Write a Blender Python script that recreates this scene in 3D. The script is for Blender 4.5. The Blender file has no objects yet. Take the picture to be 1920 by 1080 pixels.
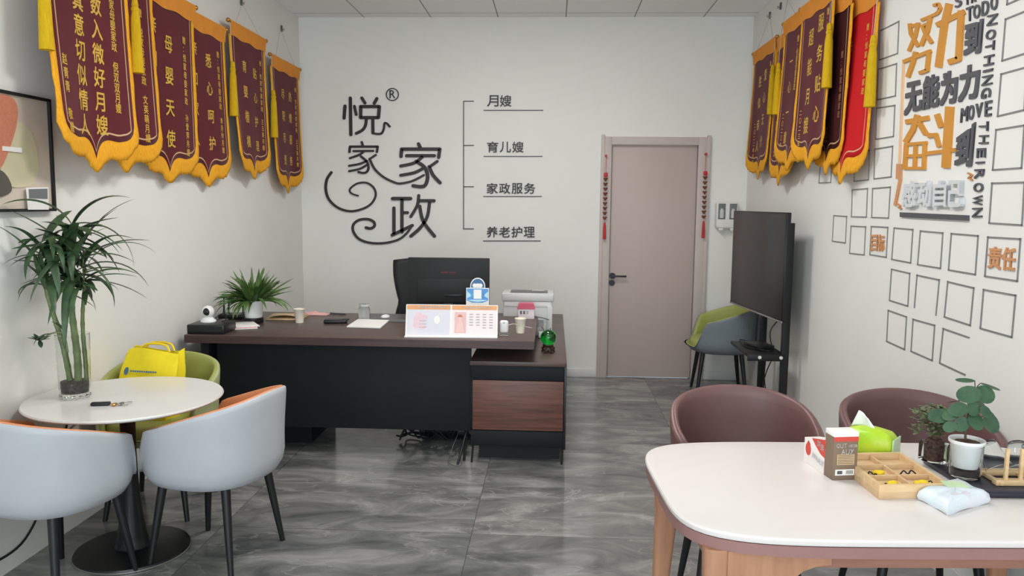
import bpy, bmesh, math, random
from mathutils import Vector, Matrix
from math import sin, cos, pi, radians, sqrt, exp

C = bpy.context.scene.collection
SC = bpy.context.scene

# ------------------------------------------------------------------ camera
XL, XR, YB, HC = -2.25, 1.676, 7.024, 3.142          # walls, back wall, ceiling
YF = -1.7                                            # shop front behind the camera
cam_d = bpy.data.cameras.new('camera')
cam = bpy.data.objects.new('camera', cam_d)
C.objects.link(cam)
cam_d.sensor_width = 36.0
cam_d.lens = 1483.4 / 1920 * 36
cam_d.clip_start = 0.05
r_, u_, f_ = ((0.9986001905, 0.0518924277, 0.0102389163), (-0.0158000081, 0.1079166367, 0.9940343854), (-0.0504779081, 0.9928047016, -0.1085854648))
cam.matrix_world = Matrix(((r_[0], u_[0], -f_[0], 0), (r_[1], u_[1], -f_[1], 0), (r_[2], u_[2], -f_[2], 1.5612), (0, 0, 0, 1)))
SC.camera = cam

# ------------------------------------------------------------------ world, light, exposure
w = bpy.data.worlds.new('world')
SC.world = w
w.use_nodes = True
w.node_tree.nodes['Background'].inputs[0].default_value = (0.80, 0.90, 1.0, 1)
w.node_tree.nodes['Background'].inputs[1].default_value = 1.0
SC.view_settings.view_transform = 'Standard'
SC.view_settings.look = 'None'
SC.view_settings.gamma = 1
SC.view_settings.exposure = 0.0
SC.view_settings.use_curve_mapping = False

def area(name, loc, rot, sx, sy, power, col):
    d = bpy.data.lights.new(name, 'AREA')
    d.shape = 'RECTANGLE'; d.size = sx; d.size_y = sy; d.energy = power; d.color = col
    o = bpy.data.objects.new(name, d); C.objects.link(o)
    o.location = loc; o.rotation_euler = rot
    return o
# daylight coming through the shop front behind the camera
area('daylight', (-0.29, YF - 0.12, 1.45), (radians(118), 0, 0), 3.5, 2.5, 138, (0.86, 0.95, 1.0))
PANEL_EMIT = 36.5

# ------------------------------------------------------------------ materials
def lin(c):
    def f(v):
        v = v / 255.0
        return v / 12.92 if v <= 0.04045 else ((v + 0.055) / 1.055) ** 2.4
    return (f(c[0]), f(c[1]), f(c[2]), 1)

MATS = {}
def mat(name, col, rough=0.5, metal=0.0, var=0.05, scale=14.0, bump=0.0, bscale=60.0, stretch=None, spec=0.5, trans=0.0, ior=1.45,
        alpha=1.0, emit=None, estr=0.0, sheen=0.0, coat=0.0, col2=None, rvar=0.0):
    if name in MATS:
        return MATS[name]
    m = bpy.data.materials.new(name); m.use_nodes = True
    nt = m.node_tree; n = nt.nodes; l = nt.links
    b = n['Principled BSDF']
    b.inputs['Roughness'].default_value = rough
    b.inputs['Metallic'].default_value = metal
    b.inputs['Specular IOR Level'].default_value = spec
    b.inputs['IOR'].default_value = ior
    b.inputs['Transmission Weight'].default_value = trans
    b.inputs['Alpha'].default_value = alpha
    if sheen: b.inputs['Sheen Weight'].default_value = sheen
    if coat: b.inputs['Coat Weight'].default_value = coat
    c = lin(col)
    tc = n.new('ShaderNodeTexCoord'); mp = n.new('ShaderNodeMapping')
    l.new(tc.outputs['Object'], mp.inputs[0])
    if stretch: mp.inputs['Scale'].default_value = stretch
    if var > 0 or col2:
        nz = n.new('ShaderNodeTexNoise'); nz.inputs['Scale'].default_value = scale; nz.inputs['Detail'].default_value = 5
        l.new(mp.outputs[0], nz.inputs['Vector'])
        cr = n.new('ShaderNodeValToRGB')
        cr.color_ramp.elements[0].position = 0.3; cr.color_ramp.elements[1].position = 0.7
        c2 = lin(col2) if col2 else tuple(min(1, v * (1 + var)) for v in c[:3]) + (1,)
        c1 = c if col2 else tuple(v * (1 - var) for v in c[:3]) + (1,)
        cr.color_ramp.elements[0].color = c1; cr.color_ramp.elements[1].color = c2
        l.new(nz.outputs['Fac'], cr.inputs[0]); l.new(cr.outputs[0], b.inputs['Base Color'])
    else:
        b.inputs['Base Color'].default_value = c
    if bump > 0:
        nb = n.new('ShaderNodeTexNoise'); nb.inputs['Scale'].default_value = bscale; nb.inputs['Detail'].default_value = 4
        l.new(mp.outputs[0], nb.inputs['Vector'])
        bp = n.new('ShaderNodeBump'); bp.inputs['Strength'].default_value = bump; bp.inputs['Distance'].default_value = 0.01
        l.new(nb.outputs['Fac'], bp.inputs['Height']); l.new(bp.outputs[0], b.inputs['Normal'])
    if emit:
        b.inputs['Emission Color'].default_value = lin(emit); b.inputs['Emission Strength'].default_value = estr
    MATS[name] = m
    return m

M = dict(
    wall=mat('wall_paint', (233, 232, 227), 0.75, var=0.012, scale=3, bump=0.02, bscale=120),
    white=mat('white_gloss', (232, 231, 228), 0.4, var=0.01),
    base=mat('baseboard_white', (222, 222, 219), 0.45, var=0.01),
    door=mat('door_taupe', (190, 173, 167), 0.5, var=0.02, scale=5, stretch=(1, 1, 0.1)),
    dframe=mat('door_frame_grey', (196, 184, 178), 0.5, var=0.02, scale=5),
    black=mat('black_satin', (24, 25, 27), 0.42, var=0.05),
    blackm=mat('black_matte', (26, 27, 29), 0.65, var=0.06),
    blackp=mat('black_plastic', (22, 23, 26), 0.35, var=0.04),
    desk=mat('dark_walnut_top', (74, 58, 55), 0.38, col2=(92, 75, 70), scale=6, stretch=(0.6, 9, 9)),
    deskedge=mat('dark_walnut_edge', (62, 44, 44), 0.4, col2=(80, 60, 58), scale=6, stretch=(0.6, 9, 9)),
    navy=mat('charcoal_laminate', (27, 31, 34), 0.6, spec=0.25, var=0.05, scale=4),
    wood=mat('reddish_walnut', (78, 52, 46), 0.42, col2=(118, 78, 66), scale=5, stretch=(0.7, 6, 14)),
    tabletop=mat('white_sintered_stone', (226, 219, 215), 0.22, var=0.015, scale=2),
    roundtop=mat('white_marble_top', (214, 212, 207), 0.18, col2=(222, 220, 216), scale=3),
    oak=mat('oak_wood', (166, 118, 90), 0.45, col2=(186, 138, 108), scale=6, stretch=(6, 6, 0.7)),
    brownedge=mat('brown_table_edge', (150, 112, 108), 0.4, var=0.04),
    apron=mat('brown_apron', (142, 98, 84), 0.5, col2=(168, 122, 102), scale=5, stretch=(0.7, 6, 6)),
    cwhite=mat('pale_grey_leather', (180, 184, 189), 0.45, var=0.015, bump=0.03, bscale=300),
    corange=mat('orange_leather', (214, 138, 92), 0.5, var=0.04, bump=0.03, bscale=300),
    cgreen=mat('olive_green_leather', (158, 164, 88), 0.5, var=0.05, bump=0.03, bscale=300),
    cgrey=mat('grey_leather', (118, 126, 132), 0.5, var=0.04, bump=0.03, bscale=300),
    cgreenout=mat('olive_shell_leather', (172, 178, 128), 0.5, var=0.04),
    cbrown=mat('brown_leather', (112, 82, 80), 0.38, var=0.06, bump=0.04, bscale=300),
    maroon=mat('maroon_velvet', (94, 28, 36), 0.85, var=0.08, scale=8, sheen=0.1, spec=0.2),
    darkmaroon=mat('dark_maroon_velvet', (66, 24, 26), 0.85, var=0.08, scale=8, spec=0.2),
    red=mat('red_velvet', (200, 30, 34), 0.8, var=0.05, scale=8, spec=0.2),
    fringe=mat('golden_fringe', (236, 158, 32), 0.75, col2=(250, 186, 52), scale=60, stretch=(3, 3, 0.6), bump=0.5, bscale=160, spec=0.2),
    sleeve=mat('orange_sleeve', (226, 146, 56), 0.75, var=0.06, spec=0.2),
    tassel=mat('yellow_tassel', (214, 170, 20), 0.75, col2=(236, 196, 40), scale=70, stretch=(6, 6, 0.3), bump=0.6, bscale=180, spec=0.2),
    otassel=mat('orange_tassel', (214, 140, 50), 0.75, col2=(230, 160, 66), scale=70, stretch=(6, 6, 0.3), bump=0.6, bscale=180, spec=0.2),
    goldtext=mat('gold_lettering', (214, 172, 62), 0.5, var=0.08, metal=0.0),
    dulltext=mat('dull_gold_lettering', (140, 92, 64), 0.6, var=0.08),
    piping=mat('pale_gold_piping', (206, 170, 128), 0.5, var=0.05),
    brass=mat('brass', (190, 140, 70), 0.3, metal=0.9, var=0.05),
    cord=mat('pale_cord', (190, 180, 168), 0.8, var=0.05),
    logo=mat('logo_black', (44, 39, 38), 0.45, var=0.05),
    decal=mat('charcoal_decal', (84, 84, 88), 0.5, var=0.04),
    line=mat('grey_line_decal', (128, 128, 126), 0.5, var=0.04),
    orange=mat('orange_decal', (206, 142, 52), 0.5, var=0.04),
    paleorange=mat('pale_orange_decal', (234, 190, 150), 0.5, var=0.04),
    brownor=mat('brown_orange_decal', (206, 148, 102), 0.5, var=0.05),
    silver=mat('white_acrylic', (214, 216, 218), 0.25, var=0.02),
    leafd=mat('dark_leaf', (44, 68, 46), 0.42, col2=(72, 98, 62), scale=18),
    leafm=mat('mid_leaf', (58, 88, 44), 0.45, col2=(96, 128, 62), scale=22),
    leafb=mat('bluish_leaf', (40, 68, 50), 0.42, col2=(64, 98, 66), scale=22),
    leafo=mat('olive_leaf', (78, 92, 60), 0.5, col2=(112, 122, 84), scale=40),
    stem=mat('bamboo_stem', (88, 104, 62), 0.45, col2=(120, 134, 88), scale=30),
    bark=mat('bark', (70, 58, 46), 0.8, col2=(98, 82, 66), scale=40),
    soil=mat('soil', (58, 40, 34), 0.95, col2=(104, 78, 68), scale=90, bump=0.8, bscale=120),
    pot=mat('white_ceramic', (232, 232, 230), 0.25, var=0.01),
    paper=mat('white_paper', (236, 234, 230), 0.7, var=0.01),
    cuppaper=mat('cream_paper_cup', (236, 228, 210), 0.6, var=0.015),
    kraft=mat('kraft_paper', (206, 178, 138), 0.75, var=0.05),
    pinkp=mat('pink_paper', (222, 172, 168), 0.7, var=0.06),
    printer=mat('printer_grey', (196, 197, 194), 0.45, var=0.02),
    printerd=mat('printer_dark', (96, 98, 98), 0.45, var=0.03),
    screen=mat('tv_screen', (46, 46, 46), 0.28, var=0.02),
    steel=mat('steel', (176, 172, 168), 0.35, metal=0.8, var=0.03),
    yellow=mat('yellow_fabric', (244, 220, 34), 0.7, var=0.04, scale=20, bump=0.15, bscale=12),
    yellowd=mat('yellow_handle', (240, 206, 30), 0.7, var=0.04),
    blue=mat('blue_print', (70, 110, 150), 0.6, var=0.05),
    redp=mat('red_plastic', (190, 36, 40), 0.5, var=0.06),
    redbead=mat('red_brown_bead', (120, 40, 36), 0.45, col2=(96, 66, 40), scale=60),
    lightwood=mat('light_pine', (214, 178, 130), 0.5, col2=(230, 200, 156), scale=8, stretch=(2, 8, 8)),
    traywood=mat('tray_wood', (206, 170, 128), 0.55, col2=(222, 190, 150), scale=8, stretch=(2, 8, 8)),
    green=mat('lime_plastic', (150, 206, 40), 0.35, col2=(206, 220, 52), scale=9, bump=0.2, bscale=20),
    greend=mat('green_plastic', (60, 168, 60), 0.35, var=0.1),
    palegreen=mat('pale_green_plastic', (196, 220, 176), 0.35, var=0.06),
    tissue=mat('white_tissue', (240, 242, 244), 0.85, var=0.01),
    wipes=mat('pale_blue_wrap', (210, 226, 232), 0.35, col2=(228, 228, 236), scale=10, bump=0.3, bscale=25),
    cartonw=mat('carton_white', (238, 232, 228), 0.5, var=0.01),
    cartonr=mat('carton_red', (208, 74, 62), 0.5, var=0.05),
    cartonb=mat('carton_brown', (128, 108, 90), 0.5, var=0.04),
    teatray=mat('dark_tea_tray', (44, 44, 54), 0.35, var=0.05),
    cream=mat('art_cream', (206, 198, 164), 0.7, var=0.03),
    terra=mat('art_terracotta', (200, 126, 98), 0.7, var=0.08, scale=60),
    artbg=mat('art_beige', (208, 194, 178), 0.7, var=0.02),
    artd=mat('art_dark_grey', (86, 80, 74), 0.7, var=0.04),
    pinkroof=mat('pink_roof', (206, 84, 112), 0.35, var=0.08),
    calpink=mat('calendar_pink', (236, 224, 224), 0.5, var=0.03),
    calorange=mat('calendar_orange', (222, 160, 108), 0.5, var=0.05),
    calblue=mat('calendar_blue', (208, 212, 220), 0.4, col2=(222, 216, 224), scale=12),
    calphoto=mat('calendar_photo_rose', (224, 184, 184), 0.5, var=0.06),
    palerose=mat('pale_rose_print', (226, 198, 206), 0.5, var=0.04, scale=30),
    skin=mat('calendar_photo_skin', (232, 196, 186), 0.5, var=0.04),
    greyp=mat('grey_print', (172, 170, 176), 0.6, var=0.05),
    signblue=mat('sign_blue', (58, 122, 190), 0.4, col2=(90, 160, 214), scale=20),
    signsky=mat('sign_pale_blue', (172, 212, 226), 0.4, var=0.05),
    dred=mat('dim_red_print', (140, 40, 44), 0.5, var=0.05),
    tgrey=mat('warm_grey_card', (112, 116, 116), 0.5, var=0.04),
    cable=mat('grey_cable', (88, 88, 90), 0.6, var=0.04),
    wcable=mat('white_cable', (214, 208, 200), 0.6, var=0.03),
    pebble=mat('dark_pebbles', (50, 44, 42), 0.5, col2=(88, 78, 72), scale=90, bump=0.8, bscale=90),
    crystal=mat('green_crystal', (30, 190, 70), 0.0, trans=1.0, ior=1.5, var=0.0),
    glass=mat('clear_glass', (250, 252, 252), 0.0, trans=1.0, ior=1.35, var=0.0),
    tglass=mat('thin_glass', (246, 249, 249), 0.02, trans=1.0, ior=1.2, var=0.0),
    darkwood=mat('dark_stand_wood', (58, 34, 28), 0.45, var=0.08),
    panel=mat('led_panel', (255, 255, 255), 0.5, var=0.0, emit=(255, 252, 249), estr=PANEL_EMIT),
)

def floor_material():
    m = bpy.data.materials.new('grey_marble_tile'); m.use_nodes = True
    nt = m.node_tree; n = nt.nodes; l = nt.links; b = n['Principled BSDF']
    tc = n.new('ShaderNodeTexCoord'); sep = n.new('ShaderNodeSeparateXYZ'); l.new(tc.outputs['Object'], sep.inputs[0])
    def mth(op, a, bb=None, c=None):
        q = n.new('ShaderNodeMath'); q.operation = op
        for i, v in enumerate((a, bb, c)):
            if v is None: continue
            if isinstance(v, (int, float)): q.inputs[i].default_value = v
            else: l.new(v, q.inputs[i])
        return q.outputs[0]
    ry = mth('DIVIDE', mth('SUBTRACT', sep.outputs[1], 3.572), 0.631)
    iy = mth('FLOOR', ry)
    rx = mth('DIVIDE', mth('ADD', sep.outputs[0], 0.361), 1.2)
    ix = mth('FLOOR', rx)
    fx = mth('FRACT', rx); fy = mth('FRACT', ry)
    gx = mth('MINIMUM', fx, mth('SUBTRACT', 1.0, fx)); gy = mth('MINIMUM', fy, mth('SUBTRACT', 1.0, fy))
    grout = mth('MAXIMUM', mth('LESS_THAN', gx, 0.0016), mth('LESS_THAN', gy, 0.003))
    comb = n.new('ShaderNodeCombineXYZ'); l.new(ix, comb.inputs[0]); l.new(iy, comb.inputs[1])
    wn = n.new('ShaderNodeTexWhiteNoise'); wn.noise_dimensions = '3D'; l.new(comb.outputs[0], wn.inputs['Vector'])
    off = n.new('ShaderNodeVectorMath'); off.operation = 'SCALE'; l.new(wn.outputs['Color'], off.inputs[0]); off.inputs['Scale'].default_value = 9.0
    add = n.new('ShaderNodeVectorMath'); l.new(tc.outputs['Object'], add.inputs[0]); l.new(off.outputs[0], add.inputs[1])
    mp = n.new('ShaderNodeMapping'); l.new(add.outputs[0], mp.inputs[0]); mp.inputs['Rotation'].default_value = (0, 0, radians(-24)); mp.inputs['Scale'].default_value = (1.0, 2.3, 1)
    n1 = n.new('ShaderNodeTexNoise'); n1.inputs['Scale'].default_value = 2.4; n1.inputs['Detail'].default_value = 9; n1.inputs['Roughness'].default_value = 0.62; n1.inputs['Distortion'].default_value = 0.9
    l.new(mp.outputs[0], n1.inputs['Vector'])
    cr = n.new('ShaderNodeValToRGB'); e = cr.color_ramp.elements
    e[0].position = 0.30; e[0].color = lin((86, 88, 89)); e[1].position = 0.74; e[1].color = lin((168, 167, 164))
    x = e.new(0.5); x.color = lin((122, 122, 120))
    l.new(n1.outputs['Fac'], cr.inputs[0])
    n2 = n.new('ShaderNodeTexNoise'); n2.inputs['Scale'].default_value = 1.3; n2.inputs['Detail'].default_value = 6; n2.inputs['Distortion'].default_value = 0.5
    l.new(mp.outputs[0], n2.inputs['Vector'])
    vein = mth('LESS_THAN', mth('ABSOLUTE', mth('SUBTRACT', n2.outputs['Fac'], 0.5)), 0.005)
    mix1 = n.new('ShaderNodeMixRGB'); mix1.inputs[2].default_value = lin((176, 175, 172)); l.new(mth('MULTIPLY', vein, 0.30), mix1.inputs[0]); l.new(cr.outputs[0], mix1.inputs[1])
    hsv = n.new('ShaderNodeHueSaturation'); l.new(mth('ADD', 0.88, mth('MULTIPLY', wn.outputs['Value'], 0.24)), hsv.inputs['Value']); l.new(mix1.outputs[0], hsv.inputs['Color'])
    mix2 = n.new('ShaderNodeMixRGB'); mix2.inputs[2].default_value = lin((66, 66, 67)); l.new(mth('MULTIPLY', grout, 0.7), mix2.inputs[0]); l.new(hsv.outputs[0], mix2.inputs[1])
    l.new(mix2.outputs[0], b.inputs['Base Color'])
    b.inputs['Roughness'].default_value = 0.16
    l.new(mth('ADD', 0.05, mth('MULTIPLY', n1.outputs['Fac'], 0.14)), b.inputs['Roughness'])
    return m
M['floor'] = floor_material()

def ceiling_material():
    m = bpy.data.materials.new('ceiling_panels'); m.use_nodes = True
    nt = m.node_tree; n = nt.nodes; l = nt.links; b = n['Principled BSDF']
    tc = n.new('ShaderNodeTexCoord'); sep = n.new('ShaderNodeSeparateXYZ'); l.new(tc.outputs['Object'], sep.inputs[0])
    def mth(op, a, bb):
        q = n.new('ShaderNodeMath'); q.operation = op
        for i, v in enumerate((a, bb)):
            if isinstance(v, (int, float)): q.inputs[i].default_value = v
            else: l.new(v, q.inputs[i])
        return q.outputs[0]
    g = []
    for k, o in ((0, 1.670), (1, -6.875)):
        fr = mth('FRACT', mth('ADD', mth('DIVIDE', mth('ADD', sep.outputs[k], o), 0.5845), 20.0), 0.0)
        fr = mth('FRACT', fr, 0.0)
        g.append(mth('LESS_THAN', mth('MINIMUM', fr, mth('SUBTRACT', 1.0, fr)), 0.009))
    grid = mth('MAXIMUM', g[0], g[1])
    mix = n.new('ShaderNodeMixRGB'); mix.inputs[1].default_value = lin((243, 243, 242)); mix.inputs[2].default_value = lin((120, 120, 118))
    l.new(mth('MULTIPLY', grid, 0.85), mix.inputs[0]); l.new(mix.outputs[0], b.inputs['Base Color'])
    b.inputs['Roughness'].default_value = 0.7
    return m
M['ceiling'] = ceiling_material()

# ------------------------------------------------------------------ mesh helpers
class MB:
    def __init__(s): s.b = bmesh.new()
    def face(s, vs):
        try: return s.b.faces.new(vs)
        except ValueError: return None
    def box(s, c, d, bev=0.0, rz=0.0, seg=2):
        mtx = Matrix.Translation(c) @ Matrix.Rotation(rz, 4, 'Z') @ Matrix.Diagonal((d[0], d[1], d[2], 1))
        r = bmesh.ops.create_cube(s.b, size=1.0, matrix=mtx)
        if bev > 0:
            es = list({e for v in r['verts'] for e in v.link_edges})
            bmesh.ops.bevel(s.b, geom=es, offset=bev, segments=seg, affect='EDGES', profile=0.5)
        return s
    def bx(s, x0, x1, y0, y1, z0, z1, bev=0.0):
        return s.box(((x0 + x1) / 2, (y0 + y1) / 2, (z0 + z1) / 2), (abs(x1 - x0), abs(y1 - y0), abs(z1 - z0)), bev)
    def grid(s, f, nu, nv, closeu=False, capv=False):
        rows = []
        for j in range(nv + 1):
            rows.append([s.b.verts.new(f(i / nu, j / nv)) for i in range(nu if closeu else nu + 1)])
        m = nu
        for j in range(nv):
            for i in range(m):
                i2 = (i + 1) % nu if closeu else i + 1
                s.face((rows[j][i], rows[j][i2], rows[j + 1][i2], rows[j + 1][i]))
        if capv and closeu:
            s.face(rows[0][::-1]); s.face(rows[-1])
        return rows
    def lathe(s, prof, c=(0, 0, 0), n=32, cap=True, axis='Z'):
        rows = []
        for (r, z) in prof:
            ring = []
            for i in range(n):
                a = 2 * pi * i / n
                p = (r * cos(a), r * sin(a), z)
                if axis == 'Y': p = (p[0], p[2], p[1])
                if axis == 'X': p = (p[2], p[0], p[1])
                ring.append(s.b.verts.new((c[0] + p[0], c[1] + p[1], c[2] + p[2])))
            rows.append(ring)
        for j in range(len(rows) - 1):
            for i in range(n):
                k = (i + 1) % n
                s.face((rows[j][i], rows[j][k], rows[j + 1][k], rows[j + 1][i]))
        if cap:
            s.face(rows[0][::-1]); s.face(rows[-1])
        return s
    def sphere(s, c, r, n=24, sz=1.0):
        prof = [(max(1e-4, r * sin(pi * k / 14)), -r * sz * cos(pi * k / 14)) for k in range(15)]
        return s.lathe(prof, c, n, True)
    def tube(s, pts, rad, n=8, cap=True):
        pts = [Vector(p) for p in pts]
        rad = rad if isinstance(rad, (list, tuple)) else [rad] * len(pts)
        rows = []; prev = None
        for i, p in enumerate(pts):
            t = (pts[min(i + 1, len(pts) - 1)] - pts[max(i - 1, 0)]).normalized()
            if prev is None:
                a = Vector((0, 0, 1)) if abs(t.z) < 0.9 else Vector((1, 0, 0))
                u = t.cross(a).normalized()
            else:
                u = (prev - t * prev.dot(t)).normalized()
            prev = u; v = t.cross(u)
            rows.append([s.b.verts.new(p + (u * cos(2 * pi * k / n) + v * sin(2 * pi * k / n)) * rad[i]) for k in range(n)])
        for j in range(len(rows) - 1):
            for k in range(n):
                q = (k + 1) % n
                s.face((rows[j][k], rows[j][q], rows[j + 1][q], rows[j + 1][k]))
        if cap: s.face(rows[0][::-1]); s.face(rows[-1])
        return s
    def prism(s, poly, f, h0, h1):
        """poly: 2D points, f(u, v, h) -> 3D"""
        a = [s.b.verts.new(f(p[0], p[1], h0)) for p in poly]
        b = [s.b.verts.new(f(p[0], p[1], h1)) for p in poly]
        n = len(poly)
        s.face(a[::-1]); s.face(b)
        for i in range(n):
            k = (i + 1) % n
            s.face((a[i], a[k], b[k], b[i]))
        return s
    def build(s, name, m, parent=None, smooth=True, angle=40, recalc=True):
        bmesh.ops.remove_doubles(s.b, verts=s.b.verts, dist=1e-6)
        if recalc: bmesh.ops.recalc_face_normals(s.b, faces=s.b.faces)
        me = bpy.data.meshes.new(name); s.b.to_mesh(me); s.b.free()
        me.materials.append(m)
        if smooth:
            me.shade_smooth()
            me.set_sharp_from_angle(angle=radians(angle))
        o = bpy.data.objects.new(name, me); C.objects.link(o)
        if parent: o.parent = parent
        return o

def tag(o, label, cat, group=None):
    o['label'] = label; o['category'] = cat
    if group: o['group'] = group
    return o
def thing(name, label, cat, loc=(0, 0, 0), rz=0.0, group=None):
    o = bpy.data.objects.new(name, None); C.objects.link(o)
    o.location = loc; o.rotation_euler = (0, 0, rz); o.empty_display_size = 0.1
    return tag(o, label, cat, group)
def struct(o):
    o['kind'] = 'structure'; return o
def copy_thing(o, loc, rz, label, parent=None):
    c = o.copy(); C.objects.link(c)
    if parent is None:
        c.location = loc; c.rotation_euler = (0, 0, rz); c['label'] = label
    else:
        c.parent = parent
    for ch in list(o.children): copy_thing(ch, None, None, None, c)
    return c

def spline(pts, per=8):
    out = []
    n = len(pts)
    for i in range(n - 1):
        p0 = Vector(pts[max(i - 1, 0)]); p1 = Vector(pts[i]); p2 = Vector(pts[i + 1]); p3 = Vector(pts[min(i + 2, n - 1)])
        for k in range(per):
            t = k / per
            out.append(0.5 * ((2 * p1) + (-p0 + p2) * t + (2 * p0 - 5 * p1 + 4 * p2 - p3) * t * t + (-p0 + 3 * p1 - 3 * p2 + p3) * t ** 3))
    out.append(Vector(pts[-1]))
    return out

# ---- writing: glyph outlines as 2D triangles in a unit box, cached
GLY = {}
def glyph(ch, bold=0.0):
    key = (ch, bold)
    if key in GLY: return GLY[key]
    cu = bpy.data.curves.new('t', 'FONT'); cu.body = ch; cu.size = 1.0; cu.offset = bold; cu.resolution_u = 3; cu.fill_mode = 'FRONT'
    ob = bpy.data.objects.new('t', cu); C.objects.link(ob)
    dg = bpy.context.evaluated_depsgraph_get(); dg.update()
    me = bpy.data.meshes.new_from_object(ob.evaluated_get(dg))
    vs = [(v.co.x, v.co.y) for v in me.vertices]; fs = [tuple(p.vertices) for p in me.polygons]
    bpy.data.objects.remove(ob); bpy.data.curves.remove(cu); bpy.data.meshes.remove(me)
    x0 = min(v[0] for v in vs); x1 = max(v[0] for v in vs); y0 = min(v[1] for v in vs); y1 = max(v[1] for v in vs)
    GLY[key] = (vs, fs, (x0, x1, y0, y1))
    return GLY[key]
def add_glyph(mb, ch, f, h=0.0, bold=0.0, fit=True, depth=None):
    """f(a, b, h): a, b in 0..1 over the glyph's box, b upward"""
    if bold > 0.005:
        for k, (dx, dy) in enumerate(((-1, -1), (1, -1), (1, 1), (-1, 1), (0, 0))):
            g = lambda a, b, hh, dx=dx, dy=dy: f(bold + a * (1 - 2 * bold) + dx * bold, bold + b * (1 - 2 * bold) + dy * bold, hh)
            add_glyph(mb, ch, g, h + 0.00008 * k, 0.0, fit, depth)
        return
    vs, fs, (x0, x1, y0, y1) = glyph(ch, 0.0)
    if fit:
        q = [((x - x0) / (x1 - x0), (y - y0) / (y1 - y0)) for x, y in vs]
    else:   # keep the em box: CJK glyphs sit in a unit square
        q = [(x, (y + 0.12)) for x, y in vs]
    top = [mb.b.verts.new(f(a, b, h)) for a, b in q]
    newf = []
    for t in fs:
        ff = mb.face([top[i] for i in t])
        if ff: newf.append(ff)
    if depth:
        cnt = {}
        for t in fs:
            for i in range(len(t)):
                e = (t[i], t[(i + 1) % len(t)]); cnt[tuple(sorted(e))] = cnt.get(tuple(sorted(e)), 0) + 1
        low = {}
        for (i, j), c in cnt.items():
            if c == 1:
                for k in (i, j):
                    if k not in low: low[k] = mb.b.verts.new(f(q[k][0], q[k][1], h - depth))
                mb.face((top[i], top[j], low[j], low[i]))
def quadmap(q, wallf):
    """q: TL, TR, BR, BL in traced coordinates"""
    (ax, ay), (bx, by), (cx, cy), (dx, dy) = q
    def f(a, b, h):
        t = 1 - b
        u = (ax * (1 - a) + bx * a) * (1 - t) + (dx * (1 - a) + cx * a) * t
        v = (ay * (1 - a) + by * a) * (1 - t) + (dy * (1 - a) + cy * a) * t
        return wallf(u, v, h)
    return f
def stroke(mb, pts, w, f, h0, h1, rnd=True, w1=None):
    n = len(pts)
    ws = [w + ((w1 if w1 is not None else w) - w) * i / max(1, n - 1) for i in range(n)]
    for i in range(n - 1):
        a = Vector(pts[i]); b = Vector(pts[i + 1]); d = (b - a)
        if d.length < 1e-6: continue
        nrm = Vector((-d.y, d.x)).normalized()
        p = [a + nrm * ws[i] / 2, b + nrm * ws[i + 1] / 2, b - nrm * ws[i + 1] / 2, a - nrm * ws[i] / 2]
        mb.prism([(q.x, q.y) for q in p], f, h0, h1)
    for i, p in enumerate(pts):
        if rnd or 0 < i < n - 1:
            mb.prism([(p[0] + ws[i] / 2 * cos(2 * pi * k / 12), p[1] + ws[i] / 2 * sin(2 * pi * k / 12)) for k in range(12)], f, h0, h1 - (0.0004 if i % 2 else 0.0002))

# traced wall layouts -> metres on each wall
def hom(h, u, v):
    d = h[6] * u + h[7] * v + 1
    return ((h[0] * u + h[1] * v + h[2]) / d, (h[3] * u + h[4] * v + h[5]) / d)
HB = [0.0047354443, 7.4924939e-05, -4.941568, 0.0001032495, -0.0048275393, 3.2962023, 3.5034406e-05, -7.2858323e-05]
HR = [-8.3445816e-05, 0.00017353576, -2.3818248, -0.0015125436, 0.0015747896, 0.9728557, -0.00095828779, -1.5162179e-05]
HL = [0.00011052574, -0.00022985177, 3.1547772, -0.001474271, -0.0021408662, 2.3404744, -0.00095828779, -1.5162179e-05]
def on_back(s, ou, ov):
    def f(u, v, h):
        x, z = hom(HB, ou + u / s, ov + v / s); return (x, YB - h, z)
    return f
def on_right(s, ou, ov):
    def f(u, v, h):
        y, z = hom(HR, ou + u / s, ov + v / s); return (XR - h, y, z)
    return f
def on_left(s, ou, ov):
    def f(u, v, h):
        y, z = hom(HL, ou + u / s, ov + v / s); return (XL + h, y, z)
    return f

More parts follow.
